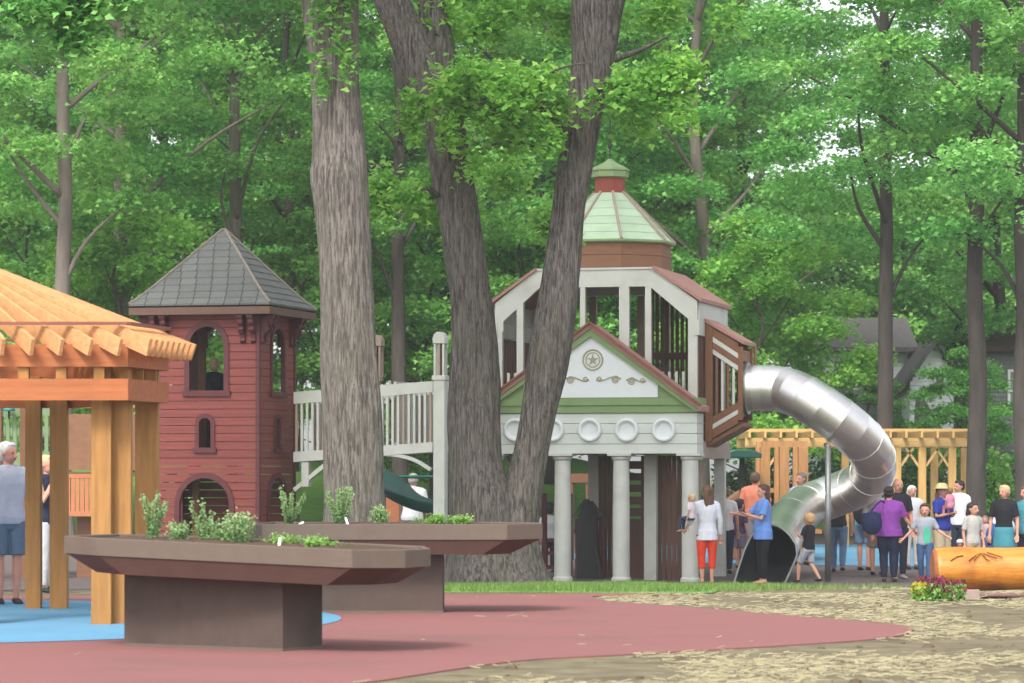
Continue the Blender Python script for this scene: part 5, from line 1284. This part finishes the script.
# climbing rock with green holds, and wooden play deck behind the slide
dr_ = 66; cr = thing('climbing_wall', 'tan climbing wall with green holds right of the portico', 'climbing wall', (X(738, dr_), dr_, g(X(738, dr_), dr_)))
k = dr_/F; q_ = MB(); q_.prism([(-22*k, 0), (26*k, 0), (25*k, 52*k), (16*k, 66*k), (4*k, 72*k), (-8*k, 64*k), (-20*k, 50*k)], 0, .35); q_.build('wall', M['boulder'], cr, bevel=.05)
for i, (a, b_) in enumerate(((-6, 56), (-6, 40), (2, 24), (-12, 28), (12, 46), (10, 12), (-14, 12), (15, 30))):
    quick('hold', M['green_plastic'], cr, lambda z: z.ell((a*k, -.02, b_*k), .085, .06, .06), smooth=True)
dd = 65.5; pd = thing('timber_play_deck', 'orange timber play deck with square posts behind the metal slide', 'play structure', (X(787, dd), dd, g(X(787, dd), dd)))
k = dd/F
for a in (-22, -3, 16): 
    quick('post', M['pine_orange'], pd, lambda z: z.box(a*k-.1, a*k+.1, -.1, .1, -.03, 2.35), bevel=.01)
    quick('post', M['pine_orange'], pd, lambda z: z.box(a*k-.08, a*k+.12, 1.4, 1.6, -.03, 2.35), bevel=.01)
quick('deck', M['pine_orange'], pd, lambda z: z.box(-26*k, 34*k, -.2, 1.7, .58, .66))
quick('rail', M['pine_orange'], pd, lambda z: (z.box(-22*k, 16*k, 1.45, 1.52, 1.4, 1.5), z.box(-22*k, 16*k, 1.45, 1.52, .95, 1.02)))
quick('beam', M['pine_orange'], pd, lambda z: (z.box(-25*k, 20*k, -.09, .09, 2.352, 2.47), z.box(-25*k, 20*k, 1.42, 1.6, 2.352, 2.47)))
dk_ = 64.5; aw = thing('dark_canopy', 'low dark green canopy on a post between the portico and the slide', 'canopy', (X(742, dk_), dk_, g(X(742, dk_), dk_)))
k = dk_/F; zz = Z(458, dk_)-g(X(742, dk_), dk_)
quick('roof', M['green_plastic'], aw, lambda z: z.prism([(-18*k, zz), (18*k, zz), (18*k, zz+.09), (8*k, zz+.17), (-9*k, zz+.17), (-18*k, zz+.1)], -.5, .5), bevel=.02)
quick('post', M['iron'], aw, lambda z: z.box(-.05, .05, -.05, .05, -.03, zz-.002))

# ---------------------------------------------------------------- people
def shell(mb, name, m, parent, vox, disp=0):
    """joins overlapping shaped volumes into one continuous skin"""
    me = mb.mesh('tmp'); o = bpy.data.objects.new('tmp', me); COL.objects.link(o)
    rm = o.modifiers.new('r', 'REMESH'); rm.mode = 'VOXEL'; rm.voxel_size = vox; rm.use_smooth_shade = True
    s2 = o.modifiers.new('s', 'SMOOTH'); s2.factor = .5; s2.iterations = 3
    dg = bpy.context.evaluated_depsgraph_get(); ev = o.evaluated_get(dg); nm = bpy.data.meshes.new_from_object(ev)
    bpy.data.objects.remove(o); bpy.data.meshes.remove(me)
    nm.name = name; nm.materials.clear(); nm.materials.append(m); nm.shade_smooth()
    ob = bpy.data.objects.new(name, nm); COL.objects.link(ob); ob.parent = parent; return ob
def chain(mb, pts, rad, ry=None, n=14):
    """limb with rounded ends"""
    P_ = [Vector(p) for p in pts]; d0 = (P_[0]-P_[1]).normalized(); d1_ = (P_[-1]-P_[-2]).normalized()
    pp = [P_[0]+d0*rad[0]*.75, P_[0]+d0*rad[0]*.4]+P_+[P_[-1]+d1_*rad[-1]*.4, P_[-1]+d1_*rad[-1]*.75]
    rr = [rad[0]*.45, rad[0]*.85]+list(rad)+[rad[-1]*.85, rad[-1]*.45]
    rf = None
    if ry: rf = [ry[0]*.45, ry[0]*.85]+list(ry)+[ry[-1]*.85, ry[-1]*.45]
    mb.tube(pp, rr, n, ry=rf)
def person(label, px, py, d, H, face=0, skin=(206, 152, 128), hair=(70, 50, 38), hstyle='short', top=(220, 220, 225), sleeve='short', bottom='trousers', bcol=(40, 44, 66), shoe=(50, 46, 44),
           fat=1.0, child=0, armL=None, armR=None, step=0, hat=None, cat='person', z=None, lean=0, shirt_long=0, group=None, headturn=0, vox=None, seated=False, wide=1.0):
    """face: 0 = towards the camera, 180 = back to the camera, 90 = towards picture right.
       arms: (elbow offset, wrist offset) from the shoulder in heights, local axes: x to the figure's left, -y forwards"""
    x = X(px, d); gz = g(x, d)+.012 if z is None else z
    t = thing('person', label, cat, (x, d, gz), R(face), group)
    vox = vox or (.0085 if d < 45 else .0105)*(.8 if child else 1)
    hs = 1+.38*child      # heads of children are larger in proportion
    hip, sh, nk = .515-.03*child, .815-.035*child, .86-.045*child
    hr = .0635*hs; hc = 1-hr*1.12
    sw_ = (.103-.004*child)*wide; hw = .052
    L = lean
    def sp(zf): return -L*max(0, zf-hip)   # forward shift of the trunk when leaning (towards -y)
    B = MB(); f = fat
    S3 = lambda a, b_, c: (a*H, b_*H, c*H)
    def trunk(mb, z0, z1, ex=0.0, flare=0):
        pr = [(hip-.055, .070, .055), (hip-.02, .092, .066), (hip+.02, .094, .068), (hip+.10, .080, .060), (hip+.17, .088, .064), (sh-.07, .098, .066), (sh-.02, .100, .056), (sh+.012, .082, .044), (sh+.035, .040, .036)]
        pts, ra, rb_ = [], [], []
        for zf, a, b_ in pr:
            if zf < z0-.001 or zf > z1+.001: continue
            k_ = f if zf < sh-.05 else 1+(f-1)*.45
            belly = 1+(f-1)*(1.2 if hip < zf < hip+.16 else .6)
            fl = flare*max(0, (hip+.1-zf))
            pts.append((0, sp(zf)*H-(f-1)*.02*H*(1 if hip < zf < hip+.16 else 0), zf*H)); ra.append((a*k_*wide**.5+ex/H+fl)*H); rb_.append((b_*belly+ex/H+fl)*H)
        m_ = len(pts); n = 20; vs = []
        for i in range(m_):
            for k_ in range(n): a = 2*math.pi*k_/n; vs.append((pts[i][0]+ra[i]*math.cos(a), pts[i][1]+rb_[i]*math.sin(a), pts[i][2]))
        mb.add(vs, [(i*n+k_, i*n+(k_+1) % n, (i+1)*n+(k_+1) % n, (i+1)*n+k_) for i in range(m_-1) for k_ in range(n)]+[tuple(range(n-1, -1, -1)), tuple(range((m_-1)*n, m_*n))])
    trunk(B, 0, 1)
    # legs
    legs = []
    for s in (-1, 1):
        st = step*s
        kn = (s*(hw+.004), -max(0, st)*.45-.008, .285-.01*child); an = (s*(hw-.002), -st*.55, .045+(.02 if st < 0 else 0))
        hp = (s*hw, 0, hip-.01)
        if seated: kn = (s*.07, -.23, hip-.02); an = (s*.07, -.25, hip-.26)
        legs.append((hp, kn, an))
        chain(B, [S3(*hp), S3(*((hp[i]+kn[i])/2 for i in range(3))), S3(*kn), S3(*(kn[i]*.62+an[i]*.38 for i in range(3))), S3(*an)], [.052*H*f**.7, .045*H*f**.7, .031*H, .031*H*f**.3, .019*H])
        ft = MB(); chain(B, [S3(an[0], an[1]+.012, an[2]-.02), S3(an[0]+s*.006, an[1]-.05, an[2]-.032), S3(an[0]+s*.008, an[1]-.085, an[2]-.036)], [.020*H, .021*H, .017*H], [.018*H, .014*H, .008*H])
    # arms
    arms = []
    for s, A in ((-1, armR), (1, armL)):
        so_ = (s*sw_*(1+(f-1)*.3), sp(sh), sh-.012)
        e, w_ = A or ((s*.035*f, .01, -.165), (s*.04*f, -.03, -.315))
        E = tuple(so_[i]+e[i] for i in range(3)); Wp = tuple(so_[i]+w_[i] for i in range(3)); arms.append((so_, E, Wp))
        ac = 1-.05*child
        chain(B, [S3(*so_), S3(*((so_[i]+E[i])/2 for i in range(3))), S3(*E), S3(*(E[i]*.6+Wp[i]*.4 for i in range(3))), S3(*Wp)], [.029*H*f**.4, .025*H*f**.4, .0195*H, .0195*H, .0135*H])
        dv_ = (Vector(Wp)-Vector(E)).normalized(); side = dv_.cross(Vector((0, 1, 0)));
        if side.length < .2: side = dv_.cross(Vector((1, 0, 0)))
        side.normalize(); nrm = side.cross(dv_); Wv = Vector(Wp)*H; pl = .052*H
        chain(B, [Wv, Wv+dv_*pl*.5, Wv+dv_*pl*.95], [.016*H, .023*H, .021*H], [.011*H, .012*H, .010*H])
        for q_, (o__, ln) in enumerate(((-.0165, .032), (-.0055, .038), (.0055, .036), (.0165, .029))):
            b0 = Wv+dv_*pl+side*o__*H; b1 = b0+dv_*ln*H*.55+nrm*s*-.004*H; b2 = b1+dv_*ln*H*.4-nrm*s*.012*H
            chain(B, [b0, b1, b2], [.0052*H, .0050*H, .0045*H], n=8)
        tb0 = Wv+dv_*pl*.3-side*.016*H; chain(B, [tb0, tb0+dv_*.02*H-side*.014*H, tb0+dv_*.04*H-side*.016*H], [.006*H, .0058*H, .005*H], n=8)
    # neck and head
    hy = sp(.93)
    chain(B, [S3(0, sp(sh)+.004, sh-.01), S3(0, sp(nk)+.004, nk), S3(0, hy+.006, hc-hr*.5)], [.036*H, .029*H*f**.3, .030*H])
    Rt = Matrix.Rotation(R(headturn), 3, 'Z'); hp_ = Vector(S3(0, hy, hc)); q_ = hr*H
    def hpnt(a, b_, c): return hp_+Rt @ Vector((a*q_, b_*q_, c*q_))
    def hell(mb, a, b_, c, r1, r2, r3, n=16, m_=12): p = hpnt(a, b_, c); mb.ell(p, r1*q_, r2*q_, r3*q_, n, m_, Rt)
    hell(B, 0, .05, .18, .80, .95, .92); hell(B, 0, -.18, -.28, .62, .68, .78); hell(B, 0, -.36, -.78, .30, .30, .26)
    B.tube([hpnt(0, -.86, .12), hpnt(0, -.98, -.1), hpnt(0, -1.10, -.30), hpnt(0, -.85, -.36)], [.07*q_, .10*q_, .15*q_, .11*q_], 8)
    for s in (-1, 1): hell(B, s*.80, .05, -.05, .10, .16, .24, 8, 8)
    body = shell(B, 'body', skinm(*skin), t, vox)
    ey = MB()
    for s in (-1, 1): hell(ey, s*.30, -.80, .05, .11, .07, .065, 8, 6)
    ey.build('eyes', cloth(52, 40, 36), t, smooth=True)
    mo = MB(); hell(mo, 0, -.86, -.56, .24, .07, .05, 10, 6); mo.build('mouth', cloth(164, 92, 86), t, smooth=True)
    # hair
    if hstyle != 'none':
        hm = MB()
        if hstyle == 'bald': hell(hm, 0, .34, .02, .82, .68, .52)
        else:
            hell(hm, 0, .20, .36, .90, .98, .84); hell(hm, 0, .42, -.05, .84, .72, .74)
            hell(hm, 0, -.30, .82, .62, .52, .30)
        if hstyle in ('long', 'mid'):
            ln = 1.3 if hstyle == 'mid' else 2.5
            for s, w__ in ((0, .72), (-.5, .4), (.5, .4)):
                pts = [hpnt(s, .35, .2), hpnt(s*1.15, .62, -.7), hpnt(s*1.0, .72, -.7-ln*.45), hpnt(s*.8, .62, -.7-ln*.85)]
                hm.tube(pts, [w__*q_, w__*q_*1.0, w__*q_*.85, w__*q_*.3], 10, ry=[.5*q_, .42*q_, .3*q_, .14*q_])
        if hstyle == 'tail': hm.tube([hpnt(0, .9, .35), hpnt(0, 1.3, .1), hpnt(0, 1.25, -.9)], [.24*q_, .26*q_, .08*q_], 8); 
        if hstyle == 'bun': hell(hm, 0, 1.05, .45, .4, .38, .38)
        shell(hm, 'hair', hairm(*hair), t, vox*1.1)
    if hat:
        hb = MB(); kind, hcol = hat; c = hpnt(0, .05, .55)
        Z0 = .62*q_
        if kind == 'sun': hb.lathe([(1.75*q_, -.12*q_), (1.78*q_, -.06*q_), (1.02*q_, .06*q_), (.95*q_, .55*q_), (.7*q_, .82*q_), (.1*q_, .9*q_)], c, 20)
        elif kind == 'cap':
            hb.lathe([(1.0*q_, -.05*q_), (1.0*q_, .2*q_), (.85*q_, .55*q_), (.45*q_, .8*q_), (.05*q_, .85*q_)], c, 18); pb = hpnt(0, -1.25, .58); hb.ell(pb, .62*q_, .55*q_, .07*q_, 14, 6, Rt)
        else: hb.lathe([(1.03*q_, -.3*q_), (1.03*q_, .2*q_), (.85*q_, .55*q_), (.45*q_, .8*q_), (.05*q_, .85*q_)], c, 18)
        hb.build('hat', cloth(*hcol), t, smooth=True)
    # clothes
    T_ = MB(); e = .011; T_.tube([S3(-sw_*1.05, sp(sh), sh-.014), S3(-sw_*.6, sp(sh), sh+.002), S3(0, sp(sh), sh+.010), S3(sw_*.6, sp(sh), sh+.002), S3(sw_*1.05, sp(sh), sh-.014)], [.033*H, .038*H, .040*H, .038*H, .033*H], 14); z0 = hip-.03-shirt_long
    pr0 = MB(); trunk(T_, hip-.03, sh+.022, e); T_.ell(S3(0, sp(sh)+.002, sh+.004), sw_*.98*H, .052*H, .042*H, 20, 12); T_.ell(S3(0, sp(sh)+.004, sh+.022), .055*H, .045*H, .030*H, 18, 10)
    if shirt_long:
        a0, b0 = .094*f*wide**.5+e/H+.006, (.068*(1+(f-1)*.8))+e/H+.004; n = 20
        vs = [(r_*a0*H*math.cos(2*math.pi*k_/n), r_*b0*H*math.sin(2*math.pi*k_/n), zf*H) for zf, r_ in ((hip+.03, .99), (hip-.02, 1.03), (hip-.03-shirt_long, 1.06)) for k_ in range(n)]
        T_.add(vs, [(i*n+k_, i*n+(k_+1) % n, (i+1)*n+(k_+1) % n, (i+1)*n+k_) for i in range(2) for k_ in range(n)]+[tuple(range(n-1, -1, -1)), tuple(range(2*n, 3*n))])
    if sleeve != 'none':
        for so_, E, Wp in arms:
            so2 = Vector(S3(*so_)); E2 = Vector(S3(*E)); W2 = Vector(S3(*Wp))
            if sleeve == 'short': T_.tube([so2-(E2-so2)*.15+Vector((-so_[0]*.25*H, 0, 0)), so2, so2.lerp(E2, .5), so2.lerp(E2, .78)], [.030*H, .037*H*f**.4, .034*H*f**.4, .035*H*f**.4], 14)
            else: T_.tube([so2+Vector((-so_[0]*.25*H, 0, 0)), so2, so2.lerp(E2, .5), E2, E2.lerp(W2, .5), E2.lerp(W2, .93)], [.030*H, .036*H*f**.4, .032*H, .027*H, .025*H, .021*H], 14)
    shell(T_, 'shirt', cloth(*top), t, vox*1.05)
    P_ = MB()
    if bottom == 'skirt':
        n = 22; vs = [(r_*H*(.094*f+.008+fl)*math.cos(2*math.pi*k_/n)*(1+.05*math.sin(5*2*math.pi*k_/n)*(fl > .01)), r_*H*(.07*f+.008+fl)*math.sin(2*math.pi*k_/n), zf*H) for zf, r_, fl in ((hip+.05, .95, 0), (hip, 1.02, 0), (hip-.12, 1.05, .012), (hip-.22, 1.1, .025)) for k_ in range(n)]
        P_.add(vs, [(i*n+k_, i*n+(k_+1) % n, (i+1)*n+(k_+1) % n, (i+1)*n+k_) for i in range(3) for k_ in range(n)]+[tuple(range(n-1, -1, -1)), tuple(range(3*n, 4*n))])
        P_.build('skirt', cloth(*bcol), t, smooth=True)
    else:
        e2 = .006; trunk(P_, hip-.06, hip+.05, e2)
        for hp, kn, an in legs:
            hp2, kn2, an2 = Vector(S3(*hp)), Vector(S3(*kn)), Vector(S3(*an)); r0, r1, r2 = .060*H*f**.7, .042*H*f**.3, (.030 if bottom != 'leggings' else .025)*H
            if bottom == 'leggings': r0, r1 = .056*H*f**.7, .036*H*f**.3
            if bottom == 'shorts': P_.tube([hp2, hp2.lerp(kn2, .5), hp2.lerp(kn2, .92)], [r0, r0*.93, r0*.9], 14)
            elif bottom == 'capri': P_.tube([hp2, hp2.lerp(kn2, .5), kn2, kn2.lerp(an2, .55)], [r0, r0*.9, r1, r1*.9], 14)
            else: P_.tube([hp2, hp2.lerp(kn2, .5), kn2, kn2.lerp(an2, .5), an2+Vector((0, 0, .004*H))], [r0, r0*.88, r1, r1*.92, r2], 14)
        shell(P_, {'shorts': 'shorts', 'capri': 'cropped_trousers', 'leggings': 'leggings'}.get(bottom, 'trousers'), cloth(*bcol), t, vox*1.05)
    if shoe and not seated:
        for s, (hp, kn, an) in zip((-1, 1), legs):
            sh_ = MB(); chain(sh_, [S3(an[0], an[1]+.014, an[2]-.022), S3(an[0]+s*.006, an[1]-.05, an[2]-.030), S3(an[0]+s*.008, an[1]-.088, an[2]-.034)], [.024*H, .025*H, .020*H], [.022*H, .016*H, .011*H]); sh_.build('shoe', cloth(*shoe), t, smooth=True)
    return t
# arm presets (elbow, wrist) for side s = -1 right, +1 left
def arm(s, kind):
    return {'down': ((s*.035, .01, -.165), (s*.04, -.03, -.315)), 'bent': ((s*.045, .02, -.16), (-s*.03, -.12, -.17)), 'hold': ((s*.03, -.03, -.15), (-s*.06, -.13, -.12)),
            'up': ((s*.04, -.08, -.12), (-s*.02, -.10, .03)), 'reach': ((s*.03, -.11, -.12), (s*.03, -.24, -.10)), 'out': ((s*.09, -.02, -.13), (s*.17, -.08, -.23)), 'hip': ((s*.08, .03, -.14), (s*.0, -.02, -.24)), 'face': ((s*.02, -.07, -.14), (-s*.07, -.085, .02))}[kind]
BL = (40, 44, 66)
person('white haired man in pale checked shirt and blue denim shorts at the left edge', 8, 605, 35.5, 1.80, 20, hair=(226, 224, 220), top=(196, 204, 222), bottom='shorts', bcol=(104, 124, 150), shoe=(70, 60, 58), fat=1.12, headturn=42, skin=(216, 156, 136))
person('blonde woman in a navy vest and white trousers half hidden between two pavilion posts', 47, 590, 39.4, 1.69, 60, hair=(214, 186, 140), hstyle='mid', top=(44, 50, 70), sleeve='none', bcol=(216, 218, 222), armR=arm(-1, 'face'), shoe=(44, 60, 60), skin=(214, 160, 138))
person('blonde woman in a dark top standing inside the red tower behind its arched window', 214, 400, 56.1, 1.70, 205, hair=(222, 200, 150), hstyle='bun', top=(34, 42, 62), sleeve='short', bcol=(50, 52, 60), z=FLZ+.002)
person('grey haired man in a white shirt with his back turned beyond the green slide', 412, 560, 63, 1.84, 165, hair=(178, 172, 166), top=(226, 228, 232), bcol=(120, 120, 124), fat=1.25, lean=.15)
person('person in a white shirt and black cap behind the reddish rung frame', 549, 560, 60.5, 1.30, 190, child=.7, hair=(40, 34, 32), top=(222, 224, 228), bcol=(60, 50, 54), hat=('cap', (36, 36, 42)))
person('long haired woman in a white blouse and bright orange red cropped trousers', 707, 586, 54.3, 1.66, 188, hair=(104, 74, 54), hstyle='long', top=(224, 226, 236), sleeve='long', bottom='capri', bcol=(226, 70, 40), shoe=None, shirt_long=.045, armR=arm(-1, 'down'), armL=((.055, -.0, -.15), (.10, .02, -.215)), headturn=18)
person('fair haired toddler in dark overalls carried by the woman in orange red trousers', 691.5, 545, 54.02, .78, 235, child=1, hair=(208, 176, 132), top=(222, 206, 216), bcol=(56, 68, 92), z=g(3, 54.0)+.75, seated=True, shoe=None)
person('person in white top hidden behind the thin rear post of the playhouse', 725, 580, 60, 1.62, 170, hair=(120, 84, 64), top=(230, 222, 226), bcol=(52, 56, 74), fat=1.05)
person('broad man in a coral orange shirt and grey shorts with his back to the camera', 755, 565, 63.5, 1.86, 175, hair=(110, 84, 68), top=(246, 148, 118), bottom='shorts', bcol=(150, 150, 156), fat=1.25)
person('child in a dark purple top left of the man in the coral shirt', 740, 565, 62.5, 1.35, 130, child=.6, hair=(44, 34, 34), top=(84, 60, 92), bottom='shorts', bcol=(120, 110, 130))
person('woman with long dark hair, cornflower blue blouse and black leggings at the slide exit', 763, 587, 54.2, 1.68, -78, hair=(78, 52, 46), hstyle='long', top=(108, 146, 216), bottom='leggings', bcol=(30, 30, 36), shoe=None, fat=1.22, shirt_long=.04, armR=arm(-1, 'reach'), armL=((.03, -.06, -.15), (.02, -.22, -.10)))
person('grey haired man in a light blue shirt seen above the lower bend of the slide', 801, 565, 64, 1.84, 20, hair=(120, 110, 104), top=(166, 188, 216), bcol=(80, 84, 100), headturn=-70)
person('little girl in a bright pink red top up on the timber play deck', 811, 560, 66.2, 1.02, -20, child=.9, hair=(70, 48, 40), hstyle='mid', top=(214, 50, 92), bcol=(60, 60, 90), z=g(7, 65.5)+.662)
person('blond boy in black t shirt and grey shorts walking beside the slide exit', 809, 587, 54.9, 1.20, -130, child=.8, hair=(196, 158, 110), top=(36, 38, 44), bottom='shorts', bcol=(168, 174, 184), shoe=(34, 38, 52), step=.28, armR=arm(-1, 'hold'), armL=((.03, -.04, -.13), (.0, -.13, -.06)))
person('person in light blue jeans and a dark top standing behind the bend of the slide', 838, 575, 60.5, 1.72, 170, hair=(60, 46, 40), top=(50, 48, 54), bcol=(112, 140, 172), step=.1)
person('woman in aqua shirt and denim shorts under a dark backpack near the slide bend', 864, 572, 61.5, 1.72, 150, hair=(60, 44, 40), hstyle='tail', top=(140, 204, 214), bottom='shorts', bcol=(112, 140, 172), fat=1.05)
person('bare legged person in a white sun cap left of the woman in purple', 877, 577, 59.2, 1.68, 160, hair=(120, 90, 64), top=(220, 210, 214), bottom='shorts', bcol=(150, 130, 120), hat=('cap', (232, 226, 224)))
person('stout dark haired woman in a purple top and navy trousers with a navy shoulder bag', 889, 584, 55.4, 1.66, 168, hair=(48, 38, 38), hstyle='bun', top=(136, 68, 156), bcol=(38, 42, 66), fat=1.35, shirt_long=.01, armR=((-.06, -.03, -.15), (-.13, -.08, -.25)), shoe=(60, 56, 58))
person('tall man with close cropped hair in a black shirt behind the woman in purple', 898, 581, 57.3, 1.80, 15, hair=(120, 90, 70), hstyle='bald', top=(42, 40, 48), bcol=(40, 44, 62), shoe=(150, 140, 136))
person('white haired woman with a red scarf behind the boy in grey', 912, 570, 62, 1.62, 10, hair=(232, 230, 228), hstyle='mid', top=(214, 214, 220), bcol=(200, 196, 190))
person('boy in grey t shirt with green print and jeans by the log end', 925, 585, 55.0, 1.36, -10, child=.6, hair=(70, 54, 44), top=(160, 166, 176), bcol=(66, 92, 128), armR=((-.07, .0, -.13), (-.16, -.03, -.22)), armL=((.07, .0, -.13), (.17, -.04, -.19)), step=.1)
person('woman in a straw hat, royal blue top and khaki shorts holding a baby', 942, 573, 58.5, 1.68, 45, hair=(120, 90, 70), hstyle='mid', top=(52, 66, 156), bottom='shorts', bcol=(204, 188, 156), fat=1.2, hat=('sun', (206, 190, 142)), armR=arm(-1, 'hold'), armL=arm(1, 'hold'))
person('baby in a pink dress held by the woman in the straw hat', 950, 540, 58.2, .66, 200, child=1.1, hair=(150, 110, 80), top=(226, 150, 172), bcol=(226, 150, 172), z=g(6, 58)+.98, seated=True, shoe=None)
person('dark haired woman in a white shirt by the end posts of the far pergola', 959, 570, 62, 1.72, -30, hair=(52, 38, 36), top=(232, 234, 238), sleeve='long', bcol=(52, 56, 76), headturn=-30)
person('dark haired boy in a pale grey shirt behind the middle of the log', 973, 584, 55.2, 1.38, 25, child=.5, hair=(52, 40, 36), hstyle='mid', top=(186, 182, 176), bottom='shorts', bcol=(170, 150, 130), headturn=20)
person('blonde woman in a black t shirt and a teal skirt behind the log', 1004, 584, 55.6, 1.68, -20, hair=(214, 184, 138), hstyle='tail', top=(38, 38, 44), bottom='skirt', bcol=(72, 140, 152), headturn=-25)
person('toddler in a white sun hat peeping over the log', 960, 582, 56, .72, 0, child=1, hair=(160, 130, 100), top=(210, 210, 214), bcol=(120, 120, 140), hat=('bucket', (230, 230, 232)))
person('person in a teal shirt cut off by the right edge of the picture', 1026, 584, 56, 1.66, -60, hair=(120, 80, 60), top=(84, 156, 170), bcol=(60, 60, 70), armR=arm(-1, 'reach'))
person('small child with fair brown hair sitting in the stroller behind the log', 985, 560, 57.5, .80, -20, child=1, hair=(150, 118, 90), top=(200, 170, 170), bcol=(90, 90, 120), z=g(8, 57.5)+.34, seated=True, shoe=None)
# belongings
def bag(label, px, py, d, w_, h, col, strap, name='shoulder_bag'):
    x, y, z = W(px, py, d); t = thing(name, label, 'bag', (x, y, z))
    b = MB(); b.ell((0, 0, 0), w_/2, .09, h/2, 16, 10); b.box(-w_*.42, w_*.42, -.06, .06, -h*.1, h*.42); shell(b, 'bag_body', cloth(*col), t, .012)
    s = MB(); s.tube([Vector(p) for p in strap], .014, 6); s.build('strap', cloth(*col), t, smooth=True)
bag('navy shoulder bag hanging at the left side of the woman in purple', 872, 523, 55.0, .36, .42, (36, 42, 76), [(-.02, 0, .2), (.06, 0, .3), (.17, .15, .38), (.25, .34, .36)])
bag('black backpack on the woman in the aqua shirt', 862, 512, 61.2, .34, .5, (40, 44, 54), [(-.1, 0, .2), (-.05, .06, .27), (.02, .16, .28)], 'backpack')
q_ = thing('red_scarf', 'red cloth on the chest of the white haired woman', 'scarf', W(907, 512, 61.8)); b = MB(); b.ell((0, .05, 0), .09, .06, .16); b.ell((-.03, .0, .12), .12, .05, .06); shell(b, 'cloth', cloth(190, 40, 60), q_, .012)
pr_ = thing('shirt_print', 'green printed patch on the front of the grey t shirt of the boy', 'print', W(927, 535, 54.88)); quick('print', cloth(84, 184, 150), pr_, lambda z: z.prism([(-.03, -.16), (.05, -.13), (.07, .0), (.04, .13), (.0, .16), (-.05, .08), (-.06, -.04)], 0, .02))
# stroller
st = thing('stroller', 'stroller with a blue and white hood parked behind the log', 'stroller', (X(994, 57.6), 57.6, g(8.6, 57.6)), R(-70))
b = MB(); b.ell((0, .05, .80), .27, .30, .26); b.box(-.24, .24, -.28, .3, .36, .6); shell(b, 'seat', cloth(60, 92, 150), st, .015)
b = MB(); b.ell((0, .14, .92), .28, .26, .22); shell(b, 'hood', cloth(214, 222, 236), st, .015)
for s in (-1, 1):
    quick('frame', M['iron'], st, lambda z: (z.tube([(s*.26, .45, 1.02), (s*.27, .1, .55), (s*.27, -.42, .12)], .013, 6), z.tube([(s*.27, .38, .12), (s*.27, 0, .5)], .013, 6)))
    for y in (-.42, .38): 
        wq = quick('wheel', M['black'], st, lambda z: z.tube([(s*.27-.025, y, .13), (s*.27+.025, y, .13)], .13, 20)); quick('hub', M['pole'], wq, lambda z: z.tube([(s*.27-.03, y, .13), (s*.27+.03, y, .13)], .04, 10))
quick('handle', M['iron'], st, lambda z: z.tube([(-.26, .45, 1.02), (.26, .45, 1.02)], .016, 8))
